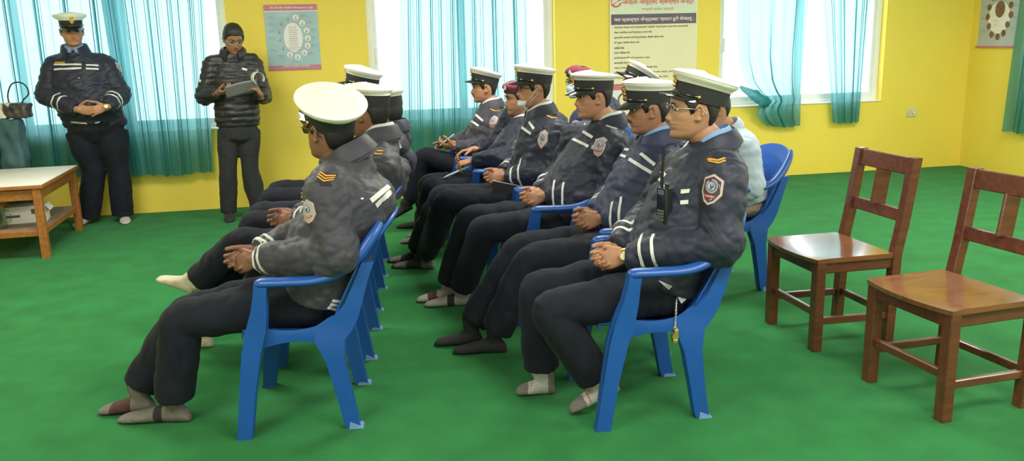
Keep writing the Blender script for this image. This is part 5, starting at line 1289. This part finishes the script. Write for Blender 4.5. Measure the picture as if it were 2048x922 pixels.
a0 = J1['tskin'].px(1352, 597)[0]; a0 = f.side(1352, 598, .225) if a0 is None else a0+f.S*.006; a1 = f.side(1352, 622, .262); a2 = f.side(1350, 655, .268)   # whistle on a chain over the seat edge
e = empty('whistle', a2, 0, 'gold whistle hanging on a chain beside the nearest right chair', 'whistle')
b = MB(); pts = catmull([a0, lerp(a0, a1, .5)+UPV*.004, a1, lerp(a1, a2, .6), a2], 6)
for i in range(len(pts)-1):
    d = nrm(pts[i+1]-pts[i]); u = nrm(np.cross(d, V3(.3, .9, .1) if i % 2 else V3(.9, -.3, .2))); c = (pts[i]+pts[i+1])/2; L = np.linalg.norm(pts[i+1]-pts[i])*.62
    b.tube([c+d*L*math.cos(t)+u*.0035*math.sin(t) for t in np.linspace(0, 2*PI, 10, endpoint=False)], .0013, 5, closed_path=True)
b.build('chain', M['steel'], e, angle=180, world=True)
b = MB(); c = a2-UPV*.035; b.ell([(c+f.S*.010, f.F*.013, UPV*.013), (c-f.S*.010, f.F*.013, UPV*.013)], 20)
b2 = MB(); b2.box(-.008, .008, -.009, .009, .0, .03, bev=.002); b.add([c+f.F*p[0]*1.+f.S*p[1]+UPV*p[2]+f.F*-.004 for p in b2.v], b2.f)
b3 = MB(); b3.box(-.011, .011, -.011, .011, -.026, -.011, bev=.003); b.add([c+f.F*p[0]+f.S*p[1]+UPV*p[2] for p in b3.v], b3.f)
b.build('whistle_body', M['gold'], e, angle=35, world=True)
b = MB(); t = np.linspace(0, 2*PI, 14, endpoint=False); b.tube([a2+f.F*.006*np.cos(x)+UPV*(.006*np.sin(x)-.004) for x in t], .0014, 6, closed_path=True); b.build('ring', M['steel'], e, angle=180, world=True)

# white shirt tail showing under the armrest of the nearest officer
rt = P_['R1']; tb = [c for c in rt.children if c.name.startswith('jacket')][0]
b = MB()
for poly in ([(1317, 560), (1345, 572), (1338, 579)], [(1356, 577), (1384, 584), (1381, 588), (1361, 606), (1354, 594)]):
    H = [sk.px(*p) for p in poly]
    if any(h[0] is None for h in H): H = [J1['tskin'].px(*p) for p in poly]
    if all(h[0] is not None for h in H):
        c = sum(h[0] for h in H)/len(H); nn = nrm(sum(h[1] for h in H)); V_ = [h[0]+nn*.008 for h in H]; k = len(V_)
        b.add(V_+[v-nn*.02 for v in V_], [tuple(range(k)), tuple(reversed(range(k, 2*k)))]+[(i, (i+1) % k, k+(i+1) % k, k+i) for i in range(k)])
if b.v: b.build('shirt_tail', M['greyshirt'], tb, smooth=False, world=True)

f = FR[3]                                          # black folder on the lap of the officer with the chin mask
e = empty('black_folder', f.p(.14, .10, .62), 0, 'black folder standing on the lap of the officer with the chin mask', 'folder')
A_, B_ = f.side(985, 362, .16), f.side(1048, 374, .16); C_, D_ = A_-UPV*.10, B_-UPV*.10
b = MB(); V_ = [A_, B_, D_, C_]; V2 = [v-f.S*.012 for v in V_]
b.add(V_+V2, [(0, 1, 2, 3), (7, 6, 5, 4), (0, 4, 5, 1), (1, 5, 6, 2), (2, 6, 7, 3), (3, 7, 4, 0)]); b.build('cover', M['blackmatt'], e, smooth=False, world=True)
b = MB(); b.tube([A_+UPV*.001-f.S*.006, B_+UPV*.001-f.S*.006], .003, 6); b.build('pale_edge', M['greyshirt'], e, world=True)
f = FR[4]
e = empty('pen', f.side(905, 346, .14), 0, 'pale blue pen held by the seated person in the beret', 'pen')
p0, p1 = f.side(886, 356, .15), f.side(938, 333, .12)
b = MB(); b.tube([p0, lerp(p0, p1, .12), lerp(p0, p1, .16), p1], [.0015, .006, .0075, .0075], 10); b.build('barrel', M['penblue'], e, world=True)
b = MB(); b.tube([lerp(p0, p1, .5)+UPV*.009, p1+UPV*.009], .0025, 6); b.build('clip', M['steel'], e, world=True)
f = FR[5]
e = empty('phone', f.side(893, 284, .06), 0, 'smartphone in the hands of the man at the far end', 'phone')
p0 = f.side(885, 287, .05); p1 = f.side(903, 272, .05); d = nrm(p1-p0); s_ = nrm(f.S*.9+f.F*.2-d*(d@(f.S*.9+f.F*.2))); n = np.cross(d, s_)
for nm, z0, z1, k, m in (('body', -.004, .004, 1., 'greyshirt'), ('screen', .004, .0046, .92, 'steelblue')):
    b = MB(); t = MB(); t.box(-.075*k, .075*k, -.037*k, .037*k, z0, z1, 0, .0002 if nm == 'screen' else .002)
    b.add([(p0+p1)/2+d*v[0]+s_*v[1]+n*v[2]*(1 if n[2] > 0 else -1) for v in t.v], t.f); b.build(nm, M[m], e, world=True)

# ------------------------------------------------------------------ daylight and lamps
w = bpy.data.worlds.new('world'); sc.world = w; w.use_nodes = True
bg = w.node_tree.nodes['Background']; bg.inputs[0].default_value = (.90, .97, 1., 1); bg.inputs[1].default_value = 4.2
LP = 1.35
def area(name, x, y, z, sx, sy, power, col, rot=(0, 0, 0)):
    l = bpy.data.lights.new(name, 'AREA'); l.shape = 'RECTANGLE'; l.size = sx; l.size_y = sy; l.energy = power*LP; l.color = col
    o = bpy.data.objects.new(name, l); COL.objects.link(o); o.matrix_world = MR @ Matrix.Translation((x, y, z)) @ Matrix.Rotation(rot[2], 4, 'Z') @ Matrix.Rotation(rot[0], 4, 'X'); return o
for i, (x, y) in enumerate([(-8.6, -3.), (-5.2, -3.), (-1.8, -3.), (-8.6, -7.2), (-5.2, -7.2), (-1.8, -7.2)]):
    area('ceiling_lamp', x, y, ZC-.03, 1.6, .9, 62, (1., .96, .88))
bpy.data.objects.remove(TMP)
vs = sc.view_settings; sc.display_settings.display_device = 'sRGB'; vs.view_transform = 'Standard'; vs.look = 'None'; vs.exposure = .17; vs.gamma = 1.; vs.use_curve_mapping = False
sc.cycles.max_bounces = 6; sc.cycles.transparent_max_bounces = 12; sc.cycles.use_denoising = True; sc.cycles.sample_clamp_indirect = 6
